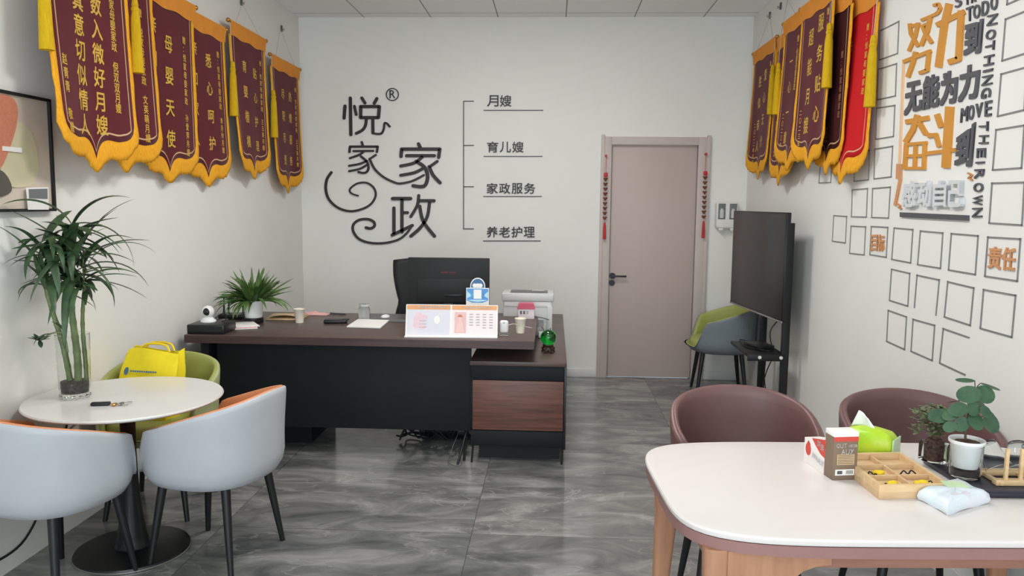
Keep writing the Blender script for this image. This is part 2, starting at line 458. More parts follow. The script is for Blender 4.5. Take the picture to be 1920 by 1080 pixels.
# ================================================================== room shell
def shell():
    T = 0.12
    struct(MB().bx(XL - T, XR + T, YF - T, YB + T, -0.1, 0).build('floor', M['floor'], smooth=False))
    struct(MB().bx(XL - T, XR + T, YF - T, YB + T, HC, HC + 0.1).build('ceiling', M['ceiling'], smooth=False))
    struct(MB().bx(XL - T, XL, YF - T, YB + T, 0, HC).build('wall_left', M['wall'], smooth=False))
    struct(MB().bx(XR, XR + T, YF - T, YB + T, 0, HC).build('wall_right', M['wall'], smooth=False))
    b = MB()
    b.bx(XL, 0.50, YB, YB + T, 0, HC); b.bx(1.245, XR, YB, YB + T, 0, HC); b.bx(0.50, 1.245, YB, YB + T, 2.06, HC)
    struct(b.build('wall_back', M['wall'], smooth=False))
    b = MB()
    b.bx(XL, XR, YF - T, YF, 2.75, HC); b.bx(XL, XL + 0.2, YF - T, YF, 0, 2.75); b.bx(XR - 0.2, XR, YF - T, YF, 0, 2.75)
    struct(b.build('wall_front', M['wall'], smooth=False))
    b = MB()
    for x in (XL + 0.22, -0.9, 0.35, XR - 0.22): b.bx(x - 0.025, x + 0.025, YF - 0.09, YF - 0.03, 0, 2.75)
    b.bx(XL + 0.2, XR - 0.2, YF - 0.09, YF - 0.03, 2.70, 2.75); b.bx(XL + 0.2, XR - 0.2, YF - 0.09, YF - 0.03, 0, 0.06)
    struct(b.build('window_1', M['steel'], smooth=False))
    def bb(name, x0, x1, y0, y1):
        b = MB(); b.bx(x0, x1, y0, y1, 0, 0.075, 0.003); struct(b.build(name, M['base']))
    bb('baseboard_back', XL, 0.425, YB - 0.014, YB); bb('baseboard_far', 1.34, XR, YB - 0.014, YB)
    bb('baseboard_right', XR - 0.012, XR, YF, YB - 0.014)
    # door
    d = struct(thing('door_1', 'taupe interior door', 'door')); del d['category'], d['label']
    MB().bx(0.497, 1.245, YB + 0.015, YB + 0.055, 0.008, 2.06, 0.002).build('door_leaf', M['door'], d)
    b = MB()
    b.bx(0.425, 0.50, YB - 0.03, YB + 0.1, 0, 2.13, 0.004); b.bx(1.245, 1.335, YB - 0.03, YB + 0.1, 0, 2.13, 0.004); b.bx(0.4995, 1.2455, YB - 0.0295, YB + 0.1, 2.062, 2.1295, 0.004)
    b.bx(0.41, 0.44, YB - 0.036, YB, 0, 2.145, 0.004); b.bx(1.32, 1.35, YB - 0.036, YB, 0, 2.145, 0.004)
    b.build('door_frame', M['dframe'], d)
    h = MB()
    h.lathe([(0.001, 0), (0.027, 0), (0.027, 0.012), (0.001, 0.012)], (0.533, YB + 0.003, 0.915), 24, axis='Y')
    h.lathe([(0.011, -0.035), (0.011, 0.01)], (0.533, YB + 0.003, 0.915), 16, axis='Y')
    h.box((0.590, YB - 0.034, 0.915), (0.13, 0.014, 0.016), 0.004)
    h.build('door_handle', M['blackp'], d)
    k = MB(); k.lathe([(0.001, 0), (0.026, 0), (0.026, 0.012), (0.001, 0.012)], (0.530, YB + 0.003, 0.853), 24, axis='Y')
    k.build('keyhole', M['blackp'], d)
shell()

# ceiling LED panels
def led(x, y, label):
    t = thing('ceiling_light', label, 'ceiling light', (x, y, HC), 0, 'square LED panels in the ceiling')
    f = MB(); f.bx(-0.29, 0.29, -0.29, -0.275, -0.012, 0); f.bx(-0.29, 0.29, 0.275, 0.29, -0.012, 0); f.bx(-0.29, -0.275, -0.275, 0.275, -0.012, 0); f.bx(0.275, 0.29, -0.275, 0.275, -0.012, 0)
    f.build('frame', M['white'], t, smooth=False)
    MB().bx(-0.275, 0.275, -0.275, 0.275, -0.008, -0.001).build('diffuser', M['panel'], t, smooth=False)
led(-0.21, 4.83, 'square LED panel in the ceiling above the front of the desk')
led(-0.21, 3.07, 'square LED panel in the ceiling above the gap between the two tables')



# ================================================================== back wall logo and service list
def wall_logo():
    f = on_back(3.0, 560, 120)
    t = thing('wall_logo', 'raised black stylised Chinese logo with swirls on the back wall', 'logo', (-1.55, YB, 1.8))
    inv = Vector((1.55, -YB, -1.8))
    def g(u, v, h): return Vector(f(u, v, h)) + inv
    def ch(strokes, name='character'):
        b = MB()
        for s in strokes:
            pts, wd = s[0], s[1]
            if len(s) > 2: pts = [(p.x, p.y) for p in spline([(q[0], q[1], 0) for q in pts], 6)]
            stroke(b, pts, wd, g, 0.0, 0.014)
        b.build(name, M['logo'], t, smooth=False)
    ch([([(262, 237), (257, 305)], 17), ([(292, 192), (295, 398)], 17), ([(315, 238), (325, 285)], 15), ([(357, 192), (374, 220)], 17), ([(441, 195), (426, 222)], 17),
        ([(350, 240), (455, 240), (450, 302), (350, 302), (350, 240)], 18), ([(382, 310), (377, 345), (360, 372), (325, 391)], 16, 1), ([(418, 310), (419, 388)], 17),
        ([(419, 390), (445, 394), (468, 390), (480, 365), (484, 335), (497, 335), (513, 352)], 12, 1)])
    ch([([(356, 440), (362, 458)], 13), ([(287, 495), (290, 465), (446, 465), (441, 495)], 13), ([(310, 490), (420, 489)], 12), ([(366, 495), (340, 512), (290, 530)], 12, 1),
        ([(352, 520), (385, 550), (394, 585), (383, 608), (362, 613), (338, 608)], 13, 1), ([(385, 545), (345, 562), (285, 573)], 12, 1), ([(388, 566), (345, 590), (285, 603)], 12, 1), ([(435, 512), (400, 535)], 12)])
    ch([([(675, 450), (685, 470)], 19), ([(577, 520), (580, 479), (795, 479), (788, 525)], 19), ([(608, 516), (764, 516)], 18), ([(700, 520), (650, 557), (575, 574)], 17, 1),
        ([(662, 548), (708, 580), (726, 630), (715, 678), (690, 690), (645, 685)], 20, 1), ([(700, 588), (650, 612), (575, 626)], 17, 1), ([(780, 548), (735, 580)], 16), ([(735, 578), (757, 625), (796, 668)], 19, 1)])
    ch([([(530, 757), (630, 757)], 20), ([(582, 757), (582, 945)], 18), ([(590, 836), (614, 836)], 16), ([(537, 810), (537, 958)], 18), ([(527, 962), (640, 908)], 18), ([(676, 740), (668, 795), (632, 858)], 17, 1),
        ([(680, 769), (762, 769)], 18), ([(737, 775), (725, 855), (690, 915), (632, 968)], 18, 1), ([(682, 800), (702, 885), (765, 968)], 18, 1)])
    def sw(pts, w0, w1):
        b = MB(); q = [(p.x, p.y) for p in spline([(a[0], a[1], 0) for a in pts], 7)]
        stroke(b, q, w0, g, 0.0, 0.0135, True, w1); b.build('swirl', M['logo'], t, smooth=False)
    sw([(400, 535), (430, 592), (480, 637), (540, 666), (575, 672), (640, 658), (705, 625)], 13, 12)
    sw([(640, 905), (610, 950), (560, 988), (480, 1007), (400, 1005), (340, 983), (308, 940), (310, 902), (342, 877), (390, 873), (423, 888), (427, 912), (405, 925), (380, 920)], 12, 16)
    sw([(185, 610), (160, 650), (154, 705), (172, 762), (222, 808), (290, 828), (360, 815), (410, 785), (434, 740), (424, 697), (385, 669), (335, 671), (297, 695), (288, 714), (302, 730), (335, 741)], 15, 9)
    b = MB()
    stroke(b, [(528 + 34 * cos(a * pi / 16), 172 + 34 * sin(a * pi / 16)) for a in range(33)], 5, g, 0, 0.012)
    add_glyph(b, 'R', quadmap([(512, 148), (545, 148), (545, 193), (512, 193)], g), 0.012, 0.0, True, 0.011)
    b.build('registered_mark', M['logo'], t, smooth=False)
wall_logo()

def service_list():
    f = on_back(3.0, 560, 120)
    b = MB()
    for p in ([(985, 210), (928, 210), (928, 927), (985, 927)], [(928, 458), (985, 458)], [(928, 690), (985, 690)]):
        stroke(b, p, 5, f, 0, 0.008, False)
    tag(b.build('bracket_lines', M['decal'], smooth=False), 'thin grey bracket with four ticks on the back wall', 'wall decal')
    rows = [('月嫂', (1060, 1197, 176, 240), (1040, 1376, 261), 'top'), ('育儿嫂', (1060, 1265, 437, 498), (1040, 1372, 520), 'second'),
            ('家政服务', (1058, 1330, 670, 730), (1038, 1368, 745), 'third'), ('养老护理', (1058, 1328, 915, 975), (1037, 1362, 995), 'lowest')]
    for txt, (x0, x1, y0, y1), (u0, u1, uy), pos in rows:
        t = thing('service_lettering', 'black Chinese service name %s over an underline, %s in the list beside the logo' % (txt, pos), 'lettering', (0, 0, 0), 0, 'underlined service names on the back wall')
        b = MB(); n = len(txt); w = (x1 - x0 + 8) / n
        for i, c in enumerate(txt):
            add_glyph(b, c, quadmap([(x0 + i * w, y0), (x0 + i * w + w - 8, y0), (x0 + i * w + w - 8, y1), (x0 + i * w, y1)], f), 0.008, 0.012, True, 0.0075)
        b.build('characters', M['logo'], t, smooth=False)
        b = MB(); stroke(b, [(u0, uy), (u1, uy)], 5, f, 0, 0.006, False); b.build('underline', M['decal'], t, smooth=False)
service_list()

# ================================================================== right wall decals
fA = on_right(2.7, 1540, 0)
fB = on_right(4.32, 1680, 0)
fC = on_right(2.842, 1540, 340)
fP = on_right(1.0, 0, 0)
def frames():
    def fr(f, q, where, openb=(), inner=None):
        b = MB()
        for i in range(4):
            if i in openb: continue
            a = q[i]; c = q[(i + 1) % 4]
            A = Vector(f(a[0], a[1], 0)); Bq = Vector(f(c[0], c[1], 0)); d = (Bq - A).normalized(); nn = Vector((0, -d.z, d.y)) * 0.0028
            A -= d * 0.0035; Bq += d * 0.0035
            vs = [b.b.verts.new(p) for p in (A + nn, Bq + nn, Bq - nn, A - nn)]
            vs2 = [b.b.verts.new(p + Vector((-0.004, 0, 0))) for p in (A + nn, Bq + nn, Bq - nn, A - nn)]
            b.face(vs2)
            for k in range(4): b.face((vs[k], vs[(k + 1) % 4], vs2[(k + 1) % 4], vs2[k]))
        o = b.build('square_outline', M['line'], smooth=False)
        tag(o, where, 'wall frame', 'outlined squares on the right wall')
        return o
    L = 'thin grey square outline left of the slogan, '
    fr(fA, [(302, 155), (395, 108), (388, 270), (297, 303)], L + 'topmost of its column')
    fr(fA, [(293, 350), (383, 322), (377, 485), (287, 505)], L + 'second from the top of its column')
    fr(fA, [(283, 548), (374, 533), (367, 690), (278, 705)], L + 'third from the top of its column')
    fr(fA, [(273, 755), (363, 740), (355, 895), (268, 905)], L + 'fourth from the top of its column')
    fr(fC, [(275, 38), (370, 30), (360, 195), (270, 192)], 'thin grey square outline directly above the one reading 目标')
    fr(fP, [(1604, 285), (1632, 282), (1629, 337), (1602, 340)], 'thin grey square outline half hidden under the red banner')
    fr(fP, [(1540, 290), (1562, 288), (1558, 342), (1536, 343)], 'thin grey square outline peeking below the dark banner fringe, farthest left')
    fr(fC, [(167, 45), (248, 38), (242, 190), (162, 188)], 'small grey square outline just below the red banner')
    fr(fC, [(68, 182), (137, 187), (130, 328), (60, 318)], 'smallest grey square outline, lone one nearest the television')
    fr(fC, [(160, 238), (238, 242), (230, 392), (152, 383)], 'empty grey square outline immediately left of the one reading 目标')
    a = fr(fC, [(268, 240), (356, 245), (348, 404), (260, 390)], 'grey square outline holding the orange word 目标')
    fr(fC, [(390, 248), (490, 257), (478, 434), (377, 415)], 'empty grey square outline immediately right of the one reading 目标')
    fr(fC, [(530, 264), (650, 275), (637, 463), (515, 443)], 'grey square outline under the middle of the dark bar')
    fr(fC, [(695, 278), (838, 290), (823, 496), (680, 472)], 'grey square outline immediately left of the one reading 责任')
    z = fr(fC, [(890, 297), (1064, 307), (1047, 531), (874, 505)], 'grey square outline holding the orange word 责任')
    R2 = 'grey square outline in the second lowest row, '
    fr(fC, [(376, 468), (473, 490), (463, 664), (365, 634)], R2 + 'first from the left')
    fr(fC, [(512, 500), (631, 525), (613, 712), (498, 672)], 'grey square outline missing its bottom line', (2,))
    fr(fC, [(676, 535), (815, 568), (796, 767), (658, 722)], R2 + 'third from the left')
    fr(fC, [(867, 577), (1038, 608), (1018, 830), (850, 783)], R2 + 'directly under the one reading 责任')
    R3 = 'grey square outline in the lowest row, '
    fr(fC, [(358, 687), (456, 722), (446, 895), (350, 852)], R3 + 'first from the left')
    fr(fC, [(491, 735), (606, 767), (593, 954), (480, 905)], R3 + 'second from the left')
    fr(fC, [(652, 785), (788, 832), (767, 1030), (633, 968)], 'grey square outline missing its right line, above the potted plant', (1,))
    Rr = 'large grey square outline right of the English letters, '
    fr(fA, [(950, -180), (1060, -230), (1050, -25), (943, 22)], Rr + 'cut by the top of the picture')
    fr(fA, [(935, 97), (1052, 50), (1042, 268), (918, 307)], Rr + 'second from the top')
    fr(fA, [(913, 375), (1040, 340), (1030, 556), (895, 588)], Rr + 'third from the top')
    fr(fA, [(887, 657), (1030, 634), (1016, 850), (870, 860)], Rr + 'fourth from the top')
    fr(fC, [(912, 10), (1085, 5), (1072, 233), (897, 222)], Rr + 'directly above the one reading 责任')
    for o, txt, q in ((a, '目标', [(270, 285), (342, 283), (340, 374), (267, 372)]), (z, '责任', [(898, 347), (1042, 354), (1034, 482), (890, 463)])):
        b = MB(); (ax, ay), (bx, by), (cx, cy), (dx, dy) = q
        for i, c in enumerate(txt):
            t0, t1 = i * 0.52, i * 0.52 + 0.48
            L2 = lambda p, r, t: (p[0] + (r[0] - p[0]) * t, p[1] + (r[1] - p[1]) * t)
            add_glyph(b, c, quadmap([L2(q[0], q[1], t0), L2(q[0], q[1], t1), L2(q[3], q[2], t1), L2(q[3], q[2], t0)], fC), 0.006, 0.022, True, 0.0055)
        b.build('word', M['brownor'], o, smooth=False)
frames()

def slogan():
    t = thing('slogan_lettering', 'large orange and charcoal Chinese slogan on the right wall', 'lettering', (0, 0, 0))
    H = 0.008
    def st(f, m, name, strokes, scale=1.0):
        b = MB()
        for k, (p, wd) in enumerate(strokes): stroke(b, p, wd * scale, f, 0, H + 0.0003 * k, False)
        b.build(name, M[m], t, smooth=False)
    st(fB, 'orange', 'character', [([(118, 190), (128, 275), (188, 378)], 26), ([(188, 185), (165, 290), (112, 415)], 26), ([(110, 218), (200, 195)], 26), ([(213, 165), (285, 135), (345, 108), (368, 70), (350, 32), (312, 45)], 24),
        ([(288, 140), (265, 250), (212, 370)], 30), ([(222, 205), (250, 275), (300, 350)], 26), ([(215, 215), (290, 180)], 20), ([(70, 500), (292, 412)], 28), ([(278, 415), (262, 570), (200, 592)], 28), ([(170, 420), (150, 500), (105, 625)], 30)])
    st(fB, 'orange', 'character', [([(338, 205), (562, 95)], 42), ([(440, 30), (400, 200), (352, 545)], 52), ([(538, 85), (515, 478), (435, 505)], 46)])
    st(fA, 'orange', 'character', [([(432, 618), (550, 596)], 24), ([(492, 582), (470, 655), (430, 722)], 26), ([(500, 620), (535, 680)], 24), ([(535, 678), (592, 688)], 16), ([(427, 732), (540, 722)], 15), ([(420, 851), (533, 851)], 14),
        ([(435, 735), (428, 855)], 17), ([(530, 725), (525, 855)], 16), ([(484, 735), (478, 855)], 15), ([(430, 790), (530, 786)], 14)])
    st(fA, 'orange', 'character', [([(590, 578), (612, 645)], 26), ([(545, 690), (585, 682), (602, 745)], 20), ([(535, 777), (685, 758)], 18), ([(656, 540), (636, 850)], 40)])
    st(fA, 'paleorange', 'side_line', [([(445, 300), (421, 312), (410, 600), (400, 830)], 7)])
    st(fA, 'brownor', 'lightning_bolt', [([(400, 830), (397, 906)], 26), ([(405, 905), (378, 1040)], 11), ([(392, 1032), (404, 1042), (398, 1052), (410, 1058)], 6), ([(748, 876), (768, 886), (752, 902), (770, 912)], 7)])
    def gl(f, c, q, m='decal', bold=0.03, name='character', dep=H):
        b = MB(); add_glyph(b, c, quadmap(q, f), dep, bold, True, dep - 0.0005); b.build(name, M[m], t, smooth=False)
    gl(fB, '到', [(572, 190), (716, 150), (694, 428), (558, 460)], bold=0.04)
    gl(fB, '无', [(92, 672), (206, 645), (226, 888), (72, 940)], bold=0.035)
    gl(fB, '能', [(235, 622), (362, 590), (355, 862), (217, 893)], bold=0.03)
    gl(fB, '为', [(378, 592), (512, 556), (500, 828), (365, 862)], bold=0.035)
    gl(fB, '力', [(530, 545), (692, 503), (676, 792), (512, 832)], bold=0.035)
    gl(fA, '到', [(692, 690), (786, 618), (766, 845), (680, 842)], bold=0.04)
    for i, c in enumerate('感动自己'):
        x0 = 428 + i * 78; x1 = x0 + 68
        y = lambda x: 918 - (x - 428) * 0.02
        gl(fA, c, [(x0 + 6, y(x0)), (x1 + 6, y(x1)), (x1, 1048), (x0, 1050)], 'silver', 0.03, 'white_character', 0.02)
    b = MB(); b.prism([(428, 165), (790, 181), (790, 210), (428, 190)], fC, 0, 0.01); b.build('underline_bar', M['decal'], t, smooth=False)

    e = thing('english_lettering', 'charcoal English letters reading TO DO NOTHING MOVE THEIR OWN along the slogan', 'lettering', (0, 0, 0))
    def en(f, c, q, rot=False):
        b = MB()
        if rot: q = [q[1], q[2], q[3], q[0]]
        add_glyph(b, c, quadmap(q, f), 0.007, 0.012, True, 0.0065); b.build('letter', M['decal'], e, smooth=False)
    R = lambda x0, x1, y0, y1, s=0.28: [(x0, y0 + (x1 - x0) * 0), (x1, y0 - (x1 - x0) * s), (x1, y1 - (x1 - x0) * s), (x0, y1)]
    en(fB, 'S', [(488, -20), (540, -45), (540, 45), (488, 70)]); en(fB, 'T', [(562, -60), (606, -80), (606, 30), (568, 48)]); en(fB, 'R', [(622, -85), (658, -100), (655, 12), (620, 28)])
    en(fB, 'T', [(578, 65), (632, 45), (626, 165), (585, 178)]); en(fB, 'O', [(637, 45), (690, 28), (688, 145), (636, 158)]); en(fB, 'D', [(706, 15), (760, -5), (758, 118), (703, 132)]); en(fB, 'O', [(776, -30), (832, -50), (830, 75), (775, 88)])
    for c, x0, x1, y0, y1 in (('N', 748, 828, 118, 205), ('O', 738, 814, 240, 322), ('T', 734, 804, 335, 412), ('H', 722, 800, 448, 530), ('I', 716, 790, 562, 582), ('N', 706, 788, 612, 690), ('G', 700, 776, 712, 795)):
        en(fB, c, [(x0 + 3, y0 + 8), (x1 + 3, y0 - 10), (x1 - 3, y1 - 10), (x0 - 3, y1 + 8)], True)
    en(fB, 'M', [(538, 880), (592, 858), (586, 980), (530, 996)]); en(fB, 'O', [(597, 860), (642, 842), (638, 965), (592, 978)]); en(fB, 'V', [(656, 842), (710, 828), (700, 948), (655, 958)]); en(fB, 'E', [(732, 822), (786, 810), (778, 936), (728, 946)])
    for c, x0, x1, y0, y1 in (('T', 805, 849, 615, 664), ('H', 805, 850, 684, 728), ('E', 793, 836, 750, 800), ('I', 788, 830, 818, 828), ('R', 782, 828, 856, 905), ('O', 777, 824, 926, 972), ('W', 772, 818, 990, 1038), ('N', 770, 818, 1052, 1100)):
        en(fA, c, [(x0 + 1, y0 + 1), (x1 + 1, y0 - 1), (x1 - 1, y1 - 1), (x0 - 1, y1 + 1)], True)
slogan()

# ================================================================== banners
def banner(side, y0, y1, zt, zn, off_t, offs, label, cols, body='maroon', ts='tassel', text='goldtext', seed=1, hook=None, tl=(0.26, 0.24)):
    rnd = random.Random(seed)
    sgn = 1 if side == 'L' else -1
    X0 = XL if side == 'L' else XR
    W = abs(y1 - y0); Hh = zt - zn
    loc = Vector((X0 + sgn * off_t, (y0 + y1) / 2, zt))
    t = thing('pennant_banner', label, 'banner', loc, 0, 'award banners on the left wall' if side == 'L' else 'award banners on the right wall')
    a, m, c = offs
    ph = rnd.random() * 6
    def ob(s):
        sc = min(1, max(0, s))
        q = 2 * (sc - .5) * (sc - 1) * a - 4 * sc * (sc - 1) * m + 2 * sc * (sc - .5) * c
        return max(0.022, q)
    def f(s, tt, h=0.0):
        k = min(1.12, max(0, tt)) ** 1.4
        x = off_t + (ob(s) - off_t) * k + 0.007 * sin(s * 9 + ph) * min(1, max(0, tt)) + h
        return Vector((X0 + sgn * x, y0 + (y1 - y0) * s, zt - tt * Hh)) - loc
    def tb(s):
        d = abs(s - 0.5)
        v = 0.895 + 0.105 * exp(-d / 0.055) + 0.012 * exp(-((d - 0.27) / 0.09) ** 2)
        e = min(s, 1 - s)
        if e < 0.14: v -= 0.085 * (1 - sqrt(max(0, 1 - ((0.14 - e) / 0.14) ** 2)))
        return v
    b = MB(); b.grid(lambda u, v: f(u, v * tb(u), 0), 48, 20)
    cl = b.build('cloth', M[body], t)
    cl.modifiers.new('s', 'SOLIDIFY').thickness = 0.003
    # fringe: side strips and long bottom strip following the shield outline
    path = [(0.0, tb(0) * k / 14, -1.0, 0.0) for k in range(14)]
    path += [(k / 60, tb(k / 60), None, None) for k in range(61)]
    path += [(1.0, tb(1) * (14 - k) / 14, 1.0, 0.0) for k in range(1, 15)]
    wS, wB = 0.036, 0.088
    outer = []
    for (s, tt, nx, ny) in path:
        if nx is None:
            e = min(s, 1 - s); k = 1 - min(1, e / 0.13)
            sd = -1 if s < .5 else 1
            dd = abs(s - .5)
            ds, dt = sd * wS * 1.25 * k / W, (wB * (1 - 0.55 * k)) / Hh - 0.105 * exp(-dd / 0.055) + 0.075 * exp(-(dd / 0.11) ** 2)
        else:
            ds, dt = nx * wS / W, 0.03 * (tt / tb(0)) ** 4
        j = 1 + rnd.uniform(-0.13, 0.13)
        outer.append((s + ds * j, tt + dt + (j - 1) * .05))
    b = MB()
    def fg(u, v):
        i = min(int(round(u * (len(path) - 1))), len(path) - 1)
        s = path[i][0] + (outer[i][0] - path[i][0]) * v; tt = path[i][1] + (outer[i][1] - path[i][1]) * v
        p = f(s, tt, 0.002 + 0.004 * sin(pi * v)); return p
    b.grid(fg, len(path) - 1, 4)
    fr = b.build('fringe', M['fringe'], t)
    fr.modifiers.new('s', 'SOLIDIFY').thickness = 0.006
    # pale piping line inside the edge
    def inset(d):
        out = []; s0 = d / W
        n = 14
        for k in range(n): out.append((s0, (tb(s0) - d / Hh) * k / n))
        for k in range(61):
            s = s0 + (1 - 2 * s0) * k / 60; out.append((s, tb(s) - d / Hh * (1.15)))
        for k in range(1, n + 1): out.append((1 - s0, (tb(s0) - d / Hh) * (n - k) / n))
        return out
    A, Bq = inset(0.024), inset(0.031)
    b = MB()
    b.grid(lambda u, v: f(*(A if v < .5 else Bq)[min(len(A) - 1, int(round(u * (len(A) - 1))))], 0.0035), len(A) - 1, 1)
    b.build('piping', M['piping'], cl)
    # sleeve, rod, knobs
    e = 0.04 / W
    def sl(u, v):
        s = -e + (1 + 2 * e) * u
        ang = v * pi * 1.5
        wob = 0.006 * sin(s * 14 + ph)
        pts = [(-0.075, -0.006), (-0.088, 0.004), (-0.088, 0.012), (-0.070, 0.017), (-0.03, 0.010), (0.012 + wob, 0.006)]
        q = pts[min(5, int(round(v * 5)))]
        return f(s, q[0] / Hh, q[1])
    b = MB(); b.grid(sl, 24, 5); b.build('sleeve', M['sleeve'], t)
    b = MB(); b.tube([f(-e - 0.02, -0.078 / Hh, 0.006), f(1 + e + 0.02, -0.078 / Hh, 0.006)], 0.008, 10); b.build('rod', M['brass'], t)
    ends = [f(-e - 0.03, -0.078 / Hh, 0.006), f(1 + e + 0.03, -0.078 / Hh, 0.006)]
    for p in ends:
        b = MB(); b.sphere(p, 0.015, 16); b.build('knob', M['brass'], t)
    for p, L in zip(ends, tl):
        if not L: continue
        q = p + Vector((sgn * 0.022, 0, 0))
        tas = MB()
        tas.lathe([(0.001, 0.0), (0.012, -0.004), (0.016, -0.03), (0.017, -0.035), (0.014, -0.04), (0.019, -0.048), (0.019, -0.058), (0.016, -0.062), (0.022, -0.10), (0.026, -0.25), (0.029, -0.36), (0.001, -0.365)], q + Vector((0, 0, -L)), 18)
        tt = tas.build('tassel', M[ts], t)
        cb = MB(); cb.tube([p, p + Vector((sgn * 0.012, 0, -0.02)), q + Vector((0, 0, -L))], 0.002, 6); cb.build('cord', M['cord'], tt)
    # hanging string up to the hook
    if hook:
        hp = Vector(hook) - loc
        b = MB(); b.tube([f(0.12, -0.085 / Hh, 0.006), hp, f(0.88, -0.085 / Hh, 0.006)], 0.0016, 5); b.build('hanging_string', M['cord'], t)
    # lettering
    b = MB()
    for (s, t0, step, size, txt) in cols:
        for k, chh in enumerate(txt):
            if chh == ' ': continue
            tc = t0 + step * k
            def g(aa, bb, h, s=s, tc=tc, size=size):
                return f(s + (aa - .5) * size / W, tc - (bb - .5) * size * 1.12 / Hh, 0.0045 + h)
            add_glyph(b, chh, g, 0, 0.014, False)
    b.build('lettering', M[text], cl, smooth=False, recalc=False)
    return t

banner('L', 3.275, 3.871, 2.66, 1.739, .145, (.204, .155, .185), 'maroon award banner nearest the camera on the left wall, beside the abstract picture',
       [(.80, .16, .052, .046, '悦家母婴家政 倪双双月嫂'), (.585, .13, .117, .088, '细数入微好月嫂'), (.35, .14, .117, .09, '似真意切似情人'), (.10, .56, .062, .046, '赵青青 敬赠')], seed=1, tl=(.22, .20))
banner('L', 3.62, 4.237, 2.66, 1.749, .085, (.09, .10, .115), 'maroon award banner reading 优秀 on the left wall, second from the camera',
       [(.82, .16, .054, .044, '赠：悦家母婴家政 文英萌月嫂'), (.53, .22, .20, .10, '优秀月嫂'), (.25, .22, .20, .10, '服务周到')], seed=2, tl=(0, 0))
banner('L', 4.16, 4.782, 2.63, 1.705, .062, (.06, .055, .075), 'maroon award banner reading 母婴天使 on the left wall',
       [(.82, .16, .054, .042, '赠：悦家母婴家政 孙爱萍月嫂'), (.52, .22, .19, .095, '母婴天使'), (.24, .14, .19, .09, '亲如一家')], seed=3, tl=(0, 0))
banner('L', 4.70, 5.285, 2.605, 1.694, .038, (.04, .05, .075), 'maroon award banner reading 悉心呵护 on the left wall',
       [(.85, .12, .052, .04, '赠：悦家母婴家政 李月玲月嫂'), (.60, .19, .19, .085, '悉心呵护'), (.27, .14, .2, .085, '亲如家人')], seed=4, tl=(0, 0))
banner('L', 5.40, 5.985, 2.67, 1.757, .055, (.125, .075, .085), 'maroon award banner reading 育婴楷模 on the left wall, second from the corner',
       [(.88, .12, .052, .038, '赠：悦家母婴家政 王玉英月嫂'), (.68, .22, .19, .075, '贴心护理'), (.34, .20, .19, .08, '育婴楷模')], seed=5, hook=(XL + .01, 5.72, 2.95), tl=(.27, 0))
banner('L', 6.192, 6.80, 2.59, 1.669, .05, (.10, .055, .075), 'maroon award banner reading 尽职尽责 on the left wall, in the corner by the logo',
       [(.88, .12, .052, .038, '赠：悦家母婴家政 王玉英月嫂'), (.66, .2, .19, .075, '热情服务'), (.36, .2, .19, .08, '尽职尽责')], seed=6, hook=(XL + .01, 6.52, 2.945), tl=(.27, 0))
banner('R', 6.70, 6.115, 2.705, 1.816, .05, (.085, .062, .10), 'maroon award banner reading 胜似亲人 on the right wall, nearest the door',
       [(.20, .58, .055, .036, '二〇二二年五月'), (.34, .2, .19, .085, '胜似亲人'), (.62, .17, .19, .085, '爱心无价'), (.84, .1, .052, .038, '赠：悦家母婴家政')], seed=7, hook=(XR - .01, 6.46, 3.03), tl=(0, .2))
banner('R', 6.07, 5.48, 2.69, 1.755, .04, (.06, .08, .085), 'narrowly visible maroon award banner on the right wall, second from the door',
       [(.22, .22, .19, .085, '精心呵护')], seed=8, hook=(XR - .01, 6.0, 3.03), tl=(0, 0))
banner('R', 5.74, 5.15, 2.735, 1.845, .08, (.12, .11, .10), 'maroon award banner on the right wall half covered by the 超能月嫂 banner',
       [(.15, .64, .055, .036, '二〇二三年七月'), (.30, .24, .19, .08, '一心一意'), (.52, .10, .05, .044, '赠：悦家母婴家政')], seed=9, tl=(.26, 0))
banner('R', 5.275, 4.745, 2.725, 1.838, .105, (.14, .11, .13), 'maroon award banner reading 超能月嫂 on the right wall',
       [(.14, .66, .055, .036, '二〇二三年四月'), (.36, .16, .20, .10, '超能月嫂'), (.68, .10, .20, .10, '服务贴心'), (.90, .06, .05, .042, '赠：悦家母婴')], seed=10, tl=(0, .22))
banner('R', 5.06, 4.555, 2.655, 1.80, .07, (.075, .07, .09), 'darkest maroon award banner on the right wall, next to the red one',
       [(.45, .2, .2, .09, '爱心育婴'), (.85, .3, .055, .04, '赠：悦家母婴家政')], body='darkmaroon', text='dulltext', seed=11, tl=(0, 0))
banner('R', 4.82, 4.285, 2.595, 1.738, .035, (.04, .07, .06), 'bright red award banner on the right wall, nearest the camera there',
       [(.84, .12, .055, .036, '赠：悦家母婴家政'), (.40, .2, .2, .09, '专业服务')], body='red', seed=12, tl=(.0, .25))

def hooks():
    for side, y, z, lab in (('L', 5.72, 2.957, 'small grey wall hook above the 育婴楷模 banner'), ('L', 6.56, 2.95, 'small grey wall hook nearest the corner by the logo'),
                            ('R', 6.49, 3.034, 'small grey wall hook above the 胜似亲人 banner'), ('R', 6.19, 3.032, 'small grey wall hook on the right wall, nearer the camera')):
        s = 1 if side == 'L' else -1; x = XL if side == 'L' else XR
        b = MB(); b.box((x + s * 0.006, y, z), (0.012, 0.022, 0.05), 0.003); b.tube([(x + s * .012, y, z - .005), (x + s * .026, y, z - .018), (x + s * .026, y, z)], 0.003, 6)
        tag(b.build('wall_hook', M['cable']), lab, 'hook', 'grey wall hooks')
hooks()

